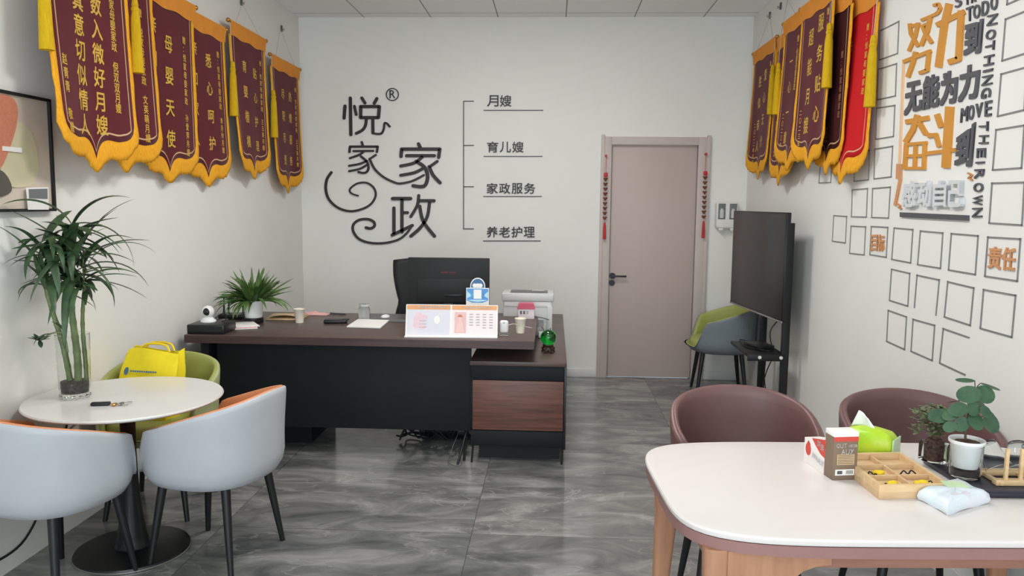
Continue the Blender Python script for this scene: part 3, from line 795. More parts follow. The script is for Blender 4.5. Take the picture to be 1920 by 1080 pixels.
# ================================================================== left wall picture
def picture():
    y0, y1, z0, z1 = 2.75, 3.446, 1.498, 1.988
    t = thing('wall_picture', 'abstract picture with terracotta and cream shapes in a thin black frame', 'picture', (XL, (y0 + y1) / 2, (z0 + z1) / 2))
    inv = Vector((-XL, -(y0 + y1) / 2, -(z0 + z1) / 2))
    b = MB(); fw = 0.012
    for (a, c, d, e) in ((y0, y1, z0, z0 + fw), (y0, y1, z1 - fw, z1), (y0, y0 + fw, z0, z1), (y1 - fw, y1, z0, z1)):
        b.box((0.016, (a + c) / 2 + inv.y, (d + e) / 2 + inv.z), (0.032, c - a, e - d))
    b.build('frame', M['blackm'], t, smooth=False)
    b = MB(); b.box((0.010, 0, 0), (0.018, y1 - y0 - 0.004, z1 - z0 - 0.004)); cv = b.build('canvas', M['artbg'], t, smooth=False)
    f0 = on_left(4.154, 0, 150)
    def g(u, v, h): return Vector(f0(u, v, h)) + inv
    def blob(name, m, pts, h0, h1):
        q = [(p.x, p.y) for p in spline([(a, c, 0) for a, c in pts + [pts[0]]], 8)][:-1]
        b = MB(); b.prism(q, g, h0, h1); b.build(name, M[m], cv, smooth=False)
    blob('cream_shape', 'cream', [(150, 315), (230, 370), (285, 480), (312, 620), (305, 740), (250, 820), (140, 838), (60, 800), (20, 700), (60, 560), (100, 400)], 0.019, 0.023)
    blob('terracotta_shape', 'terra', [(-180, 300), (-80, 130), (20, 112), (110, 145), (146, 230), (138, 340), (110, 450), (60, 590), (0, 690), (-120, 640)], 0.019, 0.027)
    blob('dark_shape', 'artd', [(-120, 690), (0, 700), (60, 750), (95, 830), (80, 880), (0, 910), (-120, 900)], 0.019, 0.029)
    b = MB(); b.prism([(25, 515), (172, 528), (172, 566), (25, 550)], g, 0.027, 0.030); b.build('caption_strip', M['paper'], cv, smooth=False)
    b = MB(); b.prism([(198, 842), (365, 836), (368, 940), (203, 948)], g, 0.032, 0.038)
    # the card in front of the picture's lower corner
    c = thing('wall_card', 'small white-bordered grey card on the lower corner of the picture', 'card', (XL, 3.31, 1.57))
    iv = Vector((-XL, -3.31, -1.57))
    def g2(u, v, h): return Vector(f0(u, v, h)) + iv
    b.b.free()
    b = MB(); b.prism([(197, 838), (362, 834), (366, 1010), (212, 1010)], g2, 0.033, 0.039); b.build('border', M['paper'], c, smooth=False)
    b = MB(); b.prism([(207, 850), (352, 846), (354, 926), (211, 921)], g2, 0.038, 0.041); b.build('face', M['tgrey'], c, smooth=False)
picture()

# ================================================================== barrel armchairs
def rimz(phi, zb, zf):          # phi in -pi..pi from the back; height of the rim
    a = abs(phi)
    yb = -cos(a)
    z = (zb + zf) / 2 - (zb - zf) / 2 * yb
    k = min(1, max(0, (a - radians(118)) / radians(22)))
    k = k * k * (3 - 2 * k)
    return z * (1 - k) + 0.415 * k
def plan(phi, a, b, n=2.5):
    sx, cy = sin(phi), -cos(phi)
    r = (abs(sx) ** n + abs(cy) ** n) ** (-1 / n)
    return a * sx * r, b * cy * r
def armchair(label, loc, rz, shell, inner, group, sc=1.0, zb=.750, zf=.575):
    t = thing('barrel_armchair', label, 'chair', loc, rz, group)
    A, Bb = 0.285 * sc, 0.275 * sc
    prof = [(0.02, .372, 0), (0.45, .362, 0), (0.74, .362, 0), (0.88, .378, 0), (0.955, .412, 0), (0.985, .455, 0), (0.985, 0, .25), (0.995, 0, .5), (1.012, 0, .75), (1.022, 0, .92), (1.018, 0, .985), (0.998, 0, 1.0), (0.972, 0, 1.0)]
    def sh(u, v):
        phi = -pi + 2 * pi * u
        j = v * (len(prof) - 1); j = min(len(prof) - 1, int(round(j)))
        s, z, k = prof[j]
        zr = rimz(phi, zb, zf)
        zz = z if k == 0 else min(.455, zr) + (zr - min(.455, zr)) * k
        zz = min(zz, zr)
        x, y = plan(phi, A * s, Bb * s)
        return (x, y, zz)
    b = MB(); b.grid(sh, 72, len(prof) - 1, closeu=True)
    b.build('shell', M[shell], t, angle=60)
    prin = [(0.972, 1.0, 0), (0.962, 1.0, .004), (0.940, 1.0, .004), (0.915, 0.99, 0), (0.895, .9, 0), (0.875, .6, 0), (0.86, .3, 0), (0.84, 0, 0)]
    def inn(u, v):
        phi = -pi + 2 * pi * u
        j = min(len(prin) - 1, int(round(v * (len(prin) - 1))))
        s, k, dz = prin[j]
        zr = rimz(phi, zb, zf); zz = .405 + (zr - .405) * k + dz
        x, y = plan(phi, A * s, Bb * s)
        return (x, y, zz)
    b = MB(); b.grid(inn, 72, len(prin) - 1, closeu=True); b.build('inner_upholstery', M[inner], t, angle=60)
    def cu(u, v):
        phi = -pi + 2 * pi * u
        q = [(0.02, .478), (0.4, .478), (0.68, .474), (0.80, .462), (0.835, .44), (0.83, .405), (0.7, .40), (0.02, .40)]
        s, z = q[min(7, int(round(v * 7)))]
        x, y = plan(phi, A * s, Bb * s)
        return (x, y + 0.012 * s * (1 if y > 0 else 0), z)
    b = MB(); b.grid(cu, 48, 7, closeu=True, capv=True); b.build('seat_cushion', M[inner], t, angle=60)
    for sx, sy in ((-1, -1), (1, -1), (1, 1), (-1, 1)):
        b = MB()
        b.tube([(sx * .150, sy * .150, .374), (sx * .172, sy * .172, .2), (sx * .198, sy * .198, 0.0)], [0.020, 0.0165, 0.0115], 14)
        b.build('leg', M['black'], t)
    return t
G1 = 'armchairs around the round table'
# rz: local +y is where the chair faces
armchair('pale grey armchair with orange lining at the right of the round table', (-1.455, 3.285, 0), radians(78), 'cwhite', 'corange', G1)
armchair('pale grey armchair cut by the left edge, back to the camera', (-1.965, 2.945, 0), radians(-14), 'cwhite', 'corange', G1, .97)
armchair('olive green armchair holding the yellow bag behind the round table', (-1.965, 3.80, 0), radians(184), 'cgreenout', 'cgreen', G1, .97)
armchair('grey armchair with olive green lining in the corner behind the television', (1.385, 6.50, 0), radians(86), 'cgrey', 'cgreen', 'spare armchair in the corner')
armchair('brown leather armchair behind the left end of the white table', (0.737, 2.96, 0), radians(178), 'cbrown', 'cbrown', 'brown armchairs at the white table', .95, .825, .66)
armchair('brown leather armchair behind the potted plants at the white table', (1.385, 2.96, 0), radians(177), 'cbrown', 'cbrown', 'brown armchairs at the white table', .95, .825, .66)

# ================================================================== round table
def round_table():
    t = thing('round_table', 'round white marble pedestal table with black trumpet base', 'table', (-1.845, 3.285, 0))
    b = MB(); b.lathe([(0.01, .682), (.385, .682), (.398, .689), (.400, .694), (.396, .700), (0.01, .700)], n=72); b.build('tabletop', M['roundtop'], t, angle=30)
    b = MB(); b.lathe([(.10, .676), (.10, .681), (.04, .660), (.032, .60), (.031, .45), (.036, .30), (.046, .18), (.062, .07), (.070, .03), (.074, .0265)], n=32); b.build('pedestal', M['blackp'], t, angle=50)
    b = MB(); b.lathe([(.01, 0.0), (.238, 0.0), (.24, .006), (.236, .016), (.10, .024), (.01, .026)], n=64); ba = b.build('base', M['blackp'], t, angle=30)
    b = MB(); b.lathe([(.2385, .001), (.2415, .003), (.2415, .007), (.2385, .009)], n=64, cap=False); b.build('trim_ring', M['steel'], ba)
round_table()

# ================================================================== executive desk
def desk():
    t = thing('executive_desk', 'long dark walnut desk with charcoal front panel', 'desk', (-1.13, 5.0, 0))
    ox, oy = -1.13, 5.0
    P = lambda name, m, x0, x1, y0, y1, z0, z1, bev=0.0, par=None: MB().bx(x0 - ox, x1 - ox, y0 - oy, y1 - oy, z0, z1, bev).build(name, M[m], par or t)
    top = P('desktop', 'desk', -2.165, -0.096, 4.505, 5.52, 0.712, 0.76, 0.003)
    P('edge_band', 'deskedge', -2.162, -0.099, 4.502, 4.508, 0.7135, 0.757, 0.0, top)
    P('modesty_panel', 'navy', -2.02, -0.474, 4.62, 4.645, 0.185, 0.708, 0.002)
    P('side_panel', 'navy', -2.10, -2.05, 4.58, 5.48, 0.0, 0.708, 0.002)
    P('pedestal', 'navy', -2.045, -1.53, 4.89, 5.45, 0.0, 0.66, 0.003)
    P('spacer_rail', 'blackm', -0.46, -0.14, 5.00, 5.04, 0.6225, 0.708)
    P('spacer_rail', 'blackp', -0.46, -0.14, 5.40, 5.44, 0.6225, 0.708)
    b = MB(); b.tube([(-0.50 - ox, 4.66 - oy, 0.19), (-0.545 - ox, 4.55 - oy, 0.0)], 0.008, 8); b.tube([(-0.50 - ox, 4.70 - oy, 0.19), (-0.515 - ox, 4.62 - oy, 0.0)], 0.008, 8)
    b.build('wire_leg', M['black'], t)
    c = thing('return_cabinet', 'low walnut-topped cabinet at the right end of the desk, striped wood drawer front', 'cabinet', (-0.19, 5.6, 0))
    cx, cy = -0.19, 5.6
    Q = lambda name, m, x0, x1, y0, y1, z0, z1, bev=0.0, par=None: MB().bx(x0 - cx, x1 - cx, y0 - cy, y1 - cy, z0, z1, bev).build(name, M[m], par or c)
    Q('cabinet_top', 'desk', -0.478, 0.094, 4.585, 6.62, 0.595, 0.622, 0.002)
    Q('body', 'navy', -0.470, 0.088, 4.61, 6.60, 0.10, 0.595, 0.002)
    Q('front_rail', 'navy', -0.472, 0.088, 4.594, 4.612, 0.512, 0.593, 0.002)
    Q('drawer_front', 'wood', -0.462, 0.078, 4.592, 4.612, 0.205, 0.506, 0.002)
    Q('lower_rail', 'navy', -0.472, 0.088, 4.594, 4.612, 0.108, 0.200, 0.002)
    Q('side_edge', 'blackp', 0.082, 0.094, 4.588, 6.60, 0.095, 0.595, 0.001)
    Q('plinth', 'blackm', -0.43, 0.06, 4.70, 6.5, 0.0, 0.10)
    for x in (-0.46, 0.078):
        b = MB(); b.tube([(x - cx, 4.615 - cy, 0.10), (x - cx - 0.006, 4.60 - cy, 0.0)], 0.006, 8); b.build('leg', M['black'], c)
desk()

def bundle():
    b = MB(); rnd = random.Random(4)
    for k in range(7):
        pts = []
        x = -0.98
        for i in range(9):
            pts.append((x + i * 0.055 + rnd.uniform(-.02, .02), 5.0 + rnd.uniform(-.07, .09), 0.012 + rnd.uniform(0, .09)))
        b.tube(spline(pts, 5), 0.006, 6)
    tag(b.build('cable_bundle', M['blackm']), 'tangle of black cables on the floor under the desk', 'cables')
    b = MB(); b.box((-0.66, 5.12, 0.03), (0.34, 0.07, 0.05), 0.006); o = b.build('power_strip', M['blackp']); tag(o, 'black power strip on the floor under the desk', 'power strip')
    for k in range(4):
        s = MB(); s.lathe([(0.001, 0), (0.019, 0), (0.019, 0.003), (0.001, 0.003)], (-0.78 + k * 0.08, 5.12, 0.055), 16); s.build('socket', M['blackm'], o)
    b = MB(); b.tube(spline([(-0.555, 4.72, 0.16), (-0.60, 4.56, 0.03), (-0.57, 4.52, 0.006), (-0.52, 4.53, 0.006), (-0.53, 4.60, 0.05), (-0.50, 4.72, 0.14)], 8), 0.0025, 6)
    tag(b.build('loose_cable', M['cable']), 'thin loose cable beside the cabinet leg', 'cable')
bundle()

ZT = 0.7605
def desk_items():
    # black box with the white camera on it
    b = MB(); b.box((0, 0, 0.0275), (0.222, 0.19, 0.055), 0.004)
    o = b.build('black_box', M['blackp']); o.location = (-2.05, 4.63, ZT); o.rotation_euler = (0, 0, 0.02); tag(o, 'flat black box under the white camera on the desk corner', 'box')
    MB().box((0, -0.0955, 0.03), (0.20, 0.002, 0.03)).build('front_plate', M['blackm'], o)
    c = thing('security_camera', 'small white swivel camera with round black eye on the black box', 'camera', (-2.075, 4.64, ZT + 0.0555), -0.25)
    b = MB(); b.lathe([(.001, 0), (.043, 0), (.046, .006), (.044, .014), (.032, .026), (.022, .034), (.001, .036)], n=32); b.build('base', M['white'], c)
    b = MB(); b.sphere((0, 0, .064), .037, 28, 1.05); b.build('head', M['white'], c)
    b = MB(); b.lathe([(.001, -.0395), (.012, -.038), (.021, -.031), (.0245, -.026), (.001, -.02)], (0.006, 0, .066), 24, axis='Y'); e = b.build('face', M['blackp'], c)
    b = MB(); b.lathe([(.001, -.0415), (.008, -.040), (.009, -.036), (.001, -.034)], (0.006, 0, .067), 20, axis='Y'); b.build('lens', M['screen'], e)
    b = MB(); b.tube(spline([(.03, .02, .02), (.07, .03, .05), (.10, .04, .045), (.085, .05, .012), (.05, .06, .0)], 6), 0.0028, 6); b.build('cord', M['blackm'], c)
    # papers
    def sheets(name, label, loc, rz, w, d, h, m, n=1, m2=None):
        o = None
        t = thing(name, label, 'papers', loc, rz)
        for k in range(n):
            b = MB(); b.box((random.Random(k).uniform(-.01, .01), k * 0.004, h * (k + .5) / n), (w, d, h / n * .96), 0.0008, rz=0.06 * (k % 3 - 1))
            b.build('sheet', M[m2 if (m2 and k % 2) else m], t)
        return t
    sheets('paper_stack', 'pink and white papers beside the black box on the desk', (-1.935, 4.83, ZT), 0.5, 0.14, 0.21, 0.016, 'paper', 3, 'pinkp')
    t = sheets('kraft_papers', 'tan kraft envelopes lying behind the left paper cup', (-1.80, 5.26, ZT), 0.12, 0.23, 0.27, 0.008, 'kraft', 2)
    b = MB(); b.grid(lambda u, v: (-.10 + .22 * u, -.12 + .22 * v, 0.010 + 0.022 * (1 - v) * sin(pi * u * .8 + .4)), 10, 6); f = b.build('curled_flap', M['kraft'], t); f.modifiers.new('s', 'SOLIDIFY').thickness = .001
    # router with antennas
    r = thing('wifi_router', 'black router with three upright antennas by the left wall', 'router', (-2.13, 5.18, ZT), 0.1)
    MB().box((0, 0, .018), (.19, .13, .028), .006).build('body', M['blackp'], r)
    for x, y, dx, dz in ((-.085, .03, .004, .15), (-.066, .06, .012, .155), (.035, .07, -.004, .155)):
        b = MB(); b.tube([(x, y, .01), (x + dx * .4, y, .05), (x + dx, y, dz)], [.007, .0065, .0062], 8); b.build('antenna', M['blackp'], r)
    # potted plant
    p = thing('potted_plant', 'bushy green plant with spiky leaves in a white pot on the desk', 'plant', (-1.935, 5.005, ZT))
    b = MB(); b.lathe([(.001, 0), (.058, 0), (.062, .006), (.06, .034), (.054, .036), (.001, .036)], n=36); b.build('saucer', M['blackp'], p)
    b = MB(); b.lathe([(.001, .03), (.050, .03), (.056, .05), (.060, .13), (.064, .135), (.064, .146), (.058, .147), (.055, .13), (.001, .128)], n=40); b.build('pot', M['pot'], p, angle=50)
    b = MB(); b.lathe([(.001, .128), (.055, .130), (.001, .134)], n=24, cap=False); b.build('soil', M['soil'], p)
    rnd = random.Random(11); b = MB()
    def leaf(b, base, az, el, L, wd, droop, tw=0.0, n=9, curl=0.0, tip=0.0):
        d = Vector((cos(az) * cos(el), sin(az) * cos(el), sin(el)))
        side = Vector((-sin(az), cos(az), 0))
        p = Vector(base); rows = []
        for i in range(n + 1):
            s = i / n
            wv = wd * (sin(pi * min(1, (s * .9 + .1))) ** .7) * (1 - tip * s) + .0008
            up = side.cross(d).normalized()
            sd = (side * cos(tw * s) + up * sin(tw * s))
            rows.append([b.b.verts.new(p - sd * wv / 2 + up * wv * .12), b.b.verts.new(p - up * wv * .05), b.b.verts.new(p + sd * wv / 2 + up * wv * .12)])
            p = p + d * (L / n)
            el2 = -droop / n
            d = (Matrix.Rotation(-el2 if False else droop / n, 3, side) @ d).normalized()
            if curl: side = Matrix.Rotation(curl / n, 3, 'Z') @ side; d = Matrix.Rotation(curl / n, 3, 'Z') @ d
        for i in range(n):
            for k in range(2): b.face((rows[i][k], rows[i][k + 1], rows[i + 1][k + 1], rows[i + 1][k]))
    desk_items.leaf = leaf
    for k in range(170):
        az = rnd.uniform(0, 2 * pi); el = rnd.uniform(.35, 1.5)
        L = rnd.uniform(.13, .27) * (1.05 if el < .9 else .95)
        leaf(b, (cos(az) * .03, sin(az) * .03, .13), az, el, L, rnd.uniform(.013, .028), rnd.uniform(.2, 2.3) * (1.15 - el * .5), rnd.uniform(-.8, .8), 10)
    o = b.build('foliage', M['leafm'], p, recalc=False); o['kind'] = 'stuff'
    # cups
    def cup(loc, label):
        t = thing('paper_cup', label, 'cup', loc, 0, 'paper cups on the desk')
        b = MB(); b.lathe([(.001, .004), (.0235, .003), (.024, 0), (.025, 0), (.0345, .086), (.036, .087), (.0365, .090), (.0345, .092), (.033, .089), (.024, .008), (.001, .007)], n=36); b.build('wall', M['cuppaper'], t, angle=50)
        return t
    cup((-1.645, 5.04, ZT), 'cream paper cup on the left half of the desk beside the kraft envelopes')
    cup((-0.190, 4.795, ZT), 'cream paper cup at the right end of the desk beside the white gadget')
    # pink plastic bag and pen
    b = MB(); rnd = random.Random(3)
    rr = [[rnd.uniform(0, .026) for _ in range(9)] for _ in range(7)]
    b.grid(lambda u, v: (-.1 + .2 * u, -.05 + .1 * v, .002 + (rr[int(v * 6 + .01)][int(u * 8 + .01)]) * sin(pi * u) * sin(pi * v)), 8, 6)
    o = b.build('crumpled_wrapper', M['pinkp']); o.location = (-1.66, 5.42, ZT); tag(o, 'crumpled pink wrapper near the back edge of the desk', 'wrapper'); o.modifiers.new('s', 'SOLIDIFY').thickness = .0015
    p = thing('pen', 'dark pen lying near the back edge of the desk', 'pen', (-1.50, 5.44, ZT + .005), -.35)
    b = MB(); b.tube([(-.065, 0, 0), (.05, 0, 0)], .0048, 10); b.build('barrel', M['cable'], p)
    b = MB(); b.tube([(.05, 0, 0), (.068, 0, -.001)], [.0046, .001], 10); b.build('tip', M['blackp'], p)
    # black case
    k = thing('black_case', 'small black leather case lying in the middle of the desk', 'case', (-1.41, 5.055, ZT), .18)
    MB().box((0, 0, .012), (.15, .075, .024), .009, seg=3).build('body', M['black'], k); MB().box((.065, -.005, .024), (.05, .05, .008), .003).build('flap', M['blackp'], k)
    # glass jar
    j = thing('glass_jar', 'clear empty glass jar behind the notepad on the desk', 'jar', (-1.262, 5.225, ZT))
    b = MB(); b.lathe([(.001, .001), (.034, 0), (.039, .006), (.039, .07), (.033, .083), (.031, .088), (.031, .105), (.0285, .105), (.0285, .088), (.036, .068), (.036, .01), (.001, .008)], n=36); b.build('glass', M['tglass'], j, angle=60)
    b = MB(); b.lathe([(.0318, .090), (.0335, .091), (.0335, .103), (.0318, .104)], n=36, cap=False); b.build('rim_band', M['printer'], j)
    # notepad
    n = thing('notepad', 'white notepad lying in the middle of the desk', 'notepad', (-1.185, 5.02, ZT), 0.0)
    b = MB(); b.prism([(-.105, -.145), (.115, -.17), (.105, .15), (-.11, .175)], lambda u, v, h: (u, v, h), 0, .008); b.build('pages', M['paper'], n, smooth=False)
    b = MB(); b.prism([(-.108, -.148), (.118, -.173), (.108, .153), (-.113, .178)], lambda u, v, h: (u, v, h), -.0002, .0022); b.build('cover', M['tgrey'], n, smooth=False)
    # keyboard mat and mouse
    m = MB(); m.box((0, 0, .002), (.62, .34, .004), .0015); o = m.build('desk_mat', M['printerd']); o.location = (-0.93, 5.30, ZT); tag(o, 'dark desk mat under the monitor', 'mat')
    m = MB(); m.sphere((0, 0, .0), .03, 20, .55)
    for v in m.b.verts: v.co.z = max(0, v.co.z); v.co.y *= 1.6
    o = m.build('computer_mouse', M['white']); o.location = (-1.14, 5.33, ZT + .0045); tag(o, 'small white mouse on the dark desk mat', 'mouse')
    # calendar
    c = thing('desk_calendar', 'white two-page desk calendar with orange headings at the front of the desk', 'calendar', (-0.59, 4.60, ZT), 0.05)
    W, Hh = .545, .186; tilt = .055
    def fc(u, v, h):     # u 0..W along, v 0..H up the leaning front face, h out of it
        return (u - W / 2, v / Hh * tilt - h - 0.012, v + h * .28)
    b = MB(); b.prism([(0, 0), (W, 0), (W, Hh), (0, Hh)], fc, -.004, 0); b.build('board', M['paper'], c, smooth=False)
    b = MB(); b.prism([(0, 0), (W, 0), (W, Hh), (0, Hh)], lambda u, v, h: (u - W / 2, tilt + .002 + (Hh - v) / Hh * .05 + h, v), 0, .003); b.build('back_board', M['paper'], c, smooth=False)
    b = MB(); b.bx(-W / 2 - .003, W / 2, -.03, .0, 0, .006); b.build('foot_strip', M['white'], c, smooth=False)
    def rect(name, m, u0, u1, v0, v1, h=.001, par=None):
        b = MB(); b.prism([(u0, v0), (u1, v0), (u1, v1), (u0, v1)], fc, .0002, h); return b.build(name, M[m], par or c, smooth=False)
    lp = rect('left_page', 'calblue', .008, .262, .012, Hh - .03); rp = rect('right_page', 'calpink', .276, .538, .012, Hh - .03)
    h1 = rect('heading', 'calorange', .006, .264, Hh - .028, Hh - .003); h2 = rect('heading', 'calorange', .274, .540, Hh - .028, Hh - .003)
    for hh, x0 in ((h1, .075), (h2, .345)):
        b = MB()
        for k, chh in enumerate('悦家家政服务有限公司'):
            add_glyph(b, chh, lambda a, bb, h, k=k: fc(x0 + (k + a) * .0165, Hh - .022 + bb * .0145, .0014), 0, .01, True)
        b.build('title', M['paper'], hh, smooth=False, recalc=False)
    b = MB()
    for k, (cu, cv, ru, rv) in enumerate(((.075, .125, .022, .016), (.085, .095, .030, .020), (.068, .070, .024, .020), (.095, .060, .028, .014), (.105, .115, .026, .012), (.060, .100, .014, .022))):
        b.prism([(cu + ru * cos(2 * pi * q / 18), cv + rv * sin(2 * pi * q / 18)) for q in range(18)], fc, .001, .0014 + .0001 * k)
    b.build('pink_flowers', M['palerose'], lp, smooth=False)
    b = MB(); b.prism([(.185 + .018 * cos(2 * pi * k / 16), .10 + .024 * sin(2 * pi * k / 16)) for k in range(16)], fc, .001, .0016); b.build('white_disc', M['paper'], lp, smooth=False)
    b = MB()
    for k in range(3): b.prism([(.08, .055 + k * .018), (.125, .056 + k * .018), (.125, .059 + k * .018), (.08, .058 + k * .018)], fc, .0015, .002)
    b.build('caption_lines', M['greyp'], lp, smooth=False)
    ph = rect('photo', 'calphoto', .290, .358, .025, .145, .0016, rp)
    b = MB(); b.prism([(.298, .03), (.346, .03), (.340, .075), (.330, .098), (.318, .098), (.308, .075)], fc, .0015, .0022); b.build('figure', M['skin'], ph, smooth=False)
    b = MB(); b.prism([(.322 + .012 * cos(2 * pi * k / 14), .112 + .014 * sin(2 * pi * k / 14)) for k in range(14)], fc, .0015, .0022); b.build('figure_head', M['skin'], ph, smooth=False)
    b = MB(); b.prism([(.322 + .015 * cos(pi * k / 10), .116 + .014 * sin(pi * k / 10)) for k in range(11)], fc, .002, .0026); b.build('figure_hair', M['terra'], ph, smooth=False)
    b = MB()
    for col in range(4):
        for row in range(6):
            if row == 5 and col < 2: continue
            x = .378 + col * .039; y = .130 - row * .0155
            b.prism([(x, y), (x + .021, y), (x + .021, y + .0055), (x, y + .0055)], fc, .001, .0016)
    b.build('day_figures', M['greyp'], rp, smooth=False)
    # standing sign behind the calendar
    s = thing('standing_sign', 'blue round-topped counter sign standing behind the calendar', 'sign', (-0.455, 4.80, ZT), .03)
    def fs(u, v, h): return (u, -h + (v - .17) * .10, v)
    body = [(-.070, 0), (.070, 0), (.070, .272), (.046, .272)] + [(.046 * cos(a * pi / 12), .282 + .052 * sin(a * pi / 12)) for a in range(0, 13)] + [(-.046, .272), (-.070, .272)]
    b = MB(); b.prism(body, fs, 0, .005); b.build('card', M['paper'], s, smooth=False)
    MB().bx(-.05, .05, -.03, .05, 0, .006).build('foot', M['tglass'], s, smooth=False)
    b = MB(); b.prism([(-.066, .195), (-.03, .182), (.03, .182), (.066, .195), (.066, .268), (-.066, .268)], fs, .005, .0058); pn = b.build('picture', M['signblue'], s, smooth=False)
    b = MB(); b.prism([(.041 * cos(a * pi / 12), .282 + .046 * sin(a * pi / 12)) for a in range(13)] + [(-.041, .274), (.041, .274)], fs, .005, .0058); b.build('arch', M['blue'], s, smooth=False)
    b = MB(); b.prism([(-.024, .206), (.024, .206), (.024, .262), (-.024, .262)], fs, .0058, .0066); b.build('white_square', M['paper'], pn, smooth=False)
    b = MB()
    for cx in (-.018, .0, .016): b.prism([(cx + .014 * cos(2 * pi * k / 14), .287 + .013 * sin(2 * pi * k / 14)) for k in range(14)], fs, .0058, .0064 + cx * .01)
    b.build('cloud', M['paper'], s, smooth=False)
    b = MB(); b.prism([(-.06, .197), (-.028, .19), (.0, .186), (.03, .19), (.06, .197), (.03, .201), (-.03, .201)], fs, .0058, .0068); b.build('wave', M['signsky'], pn, smooth=False)
    b = MB()
    for sx in (-1, 1): b.prism([(sx * .064, .25), (sx * .045, .236), (sx * .040, .222), (sx * .064, .21)], fs, .0058, .0064)
    b.build('pale_corner', M['signsky'], pn, smooth=False)
    # monitor, seen from behind
    m = thing('computer_monitor', 'black monitor seen from behind on the desk', 'monitor', (-0.69, 5.24, ZT + .004), .02)
    MB().box((0, .0, .255), (.545, .028, .33), .006).build('housing', M['blackm'], m)
    MB().box((0, -.016, .20), (.42, .012, .16), .005).build('rear_bulge', M['blackm'], m)
    b = MB(); b.box((0, -.03, .06), (.06, .02, .12), .004); b.build('stand_neck', M['blackp'], m)
    b = MB(); b.box((0, -.03, .006), (.24, .17, .012), .005); b.build('stand_base', M['blackp'], m)
    MB().box((.035, -.0225, .168), (.12, .003, .018), .001).build('vent_slot', M['blackp'], m)
    b = MB()
    for k, chh in enumerate('RedMi 2400G'):
        if chh != ' ': add_glyph(b, chh, lambda a, bb, h, k=k: (-.05 + (k + a * .8) * .0092, -.0147, .318 + bb * .010), 0, .0, True)
    b.build('brand_lettering', M['dred'], m, smooth=False, recalc=False)
    # office chair behind the monitor
    oc = thing('office_chair', 'black high-backed office chair behind the desk', 'office chair', (-0.93, 5.92, 0))
    def back(u, v):
        s = -1 + 2 * u
        wv = (.225 + .055 * abs(cos(v * pi * 1.05)) ** 1.0 if v > .12 else .225 + .05 * v / .12 + .005)
        zz = .50 + v * .61 + (0.018 * (1 - s * s) if v > .9 else 0)
        return (s * wv, .06 - .05 * (s * s) + .05 * v * v, zz)
    b = MB(); b.grid(back, 16, 16); o = b.build('backrest', M['blackm'], oc); o.modifiers.new('s', 'SOLIDIFY').thickness = .06
    MB().box((0, -.19, .48), (.5, .46, .09), .035, seg=3).build('seat', M['blackm'], oc)
    b = MB(); b.lathe([(.001, .09), (.03, .09), (.03, .30), (.022, .30), (.022, .44), (.001, .44)], (0, -.16, 0), 20); b.build('gas_lift', M['blackp'], oc)
    for k in range(5):
        a = 2 * pi * k / 5 + .3
        b = MB(); b.tube([(0, -.16, .10), (.15 * cos(a), -.16 + .15 * sin(a), .085), (.29 * cos(a), -.16 + .29 * sin(a), .062)], [.028, .022, .016], 10); lg = b.build('spoke', M['blackp'], oc)
        b = MB(); b.sphere((.29 * cos(a), -.16 + .29 * sin(a), .029), .028, 14); b.build('caster', M['blackp'], lg)
    for sx in (-1, 1):
        b = MB(); b.tube(spline([(sx * .25, -.02, .5), (sx * .29, -.04, .6), (sx * .29, -.10, .68), (sx * .29, -.30, .69)], 5), .016, 8); b.build('armrest', M['blackp'], oc)
    # white gadget
    g = thing('white_gadget', 'small rounded white gadget on a clear base beside the calendar', 'gadget', (-0.285, 4.70, ZT), .05)
    b = MB(); b.box((0, 0, .052), (.054, .032, .078), .0155, seg=4); bo = b.build('body', M['white'], g)
    b = MB(); b.prism([(.008 * cos(2 * pi * k / 16), .078 + .006 * sin(2 * pi * k / 16)) for k in range(16)], lambda u, v, h: (u, -.0165 - h, v), -.002, .0008); b.build('button', M['printer'], bo)
    b = MB(); b.box((0, 0, .007), (.054, .036, .013), .003); b.build('base', M['tglass'], g)
    b = MB(); b.tube(spline([(.027, .01, .06), (.06, .03, .065), (.10, .06, .05), (.17, .10, .03), (.17, .25, .006)], 5), .0018, 6); b.build('cord', M['wcable'], g)
desk_items()

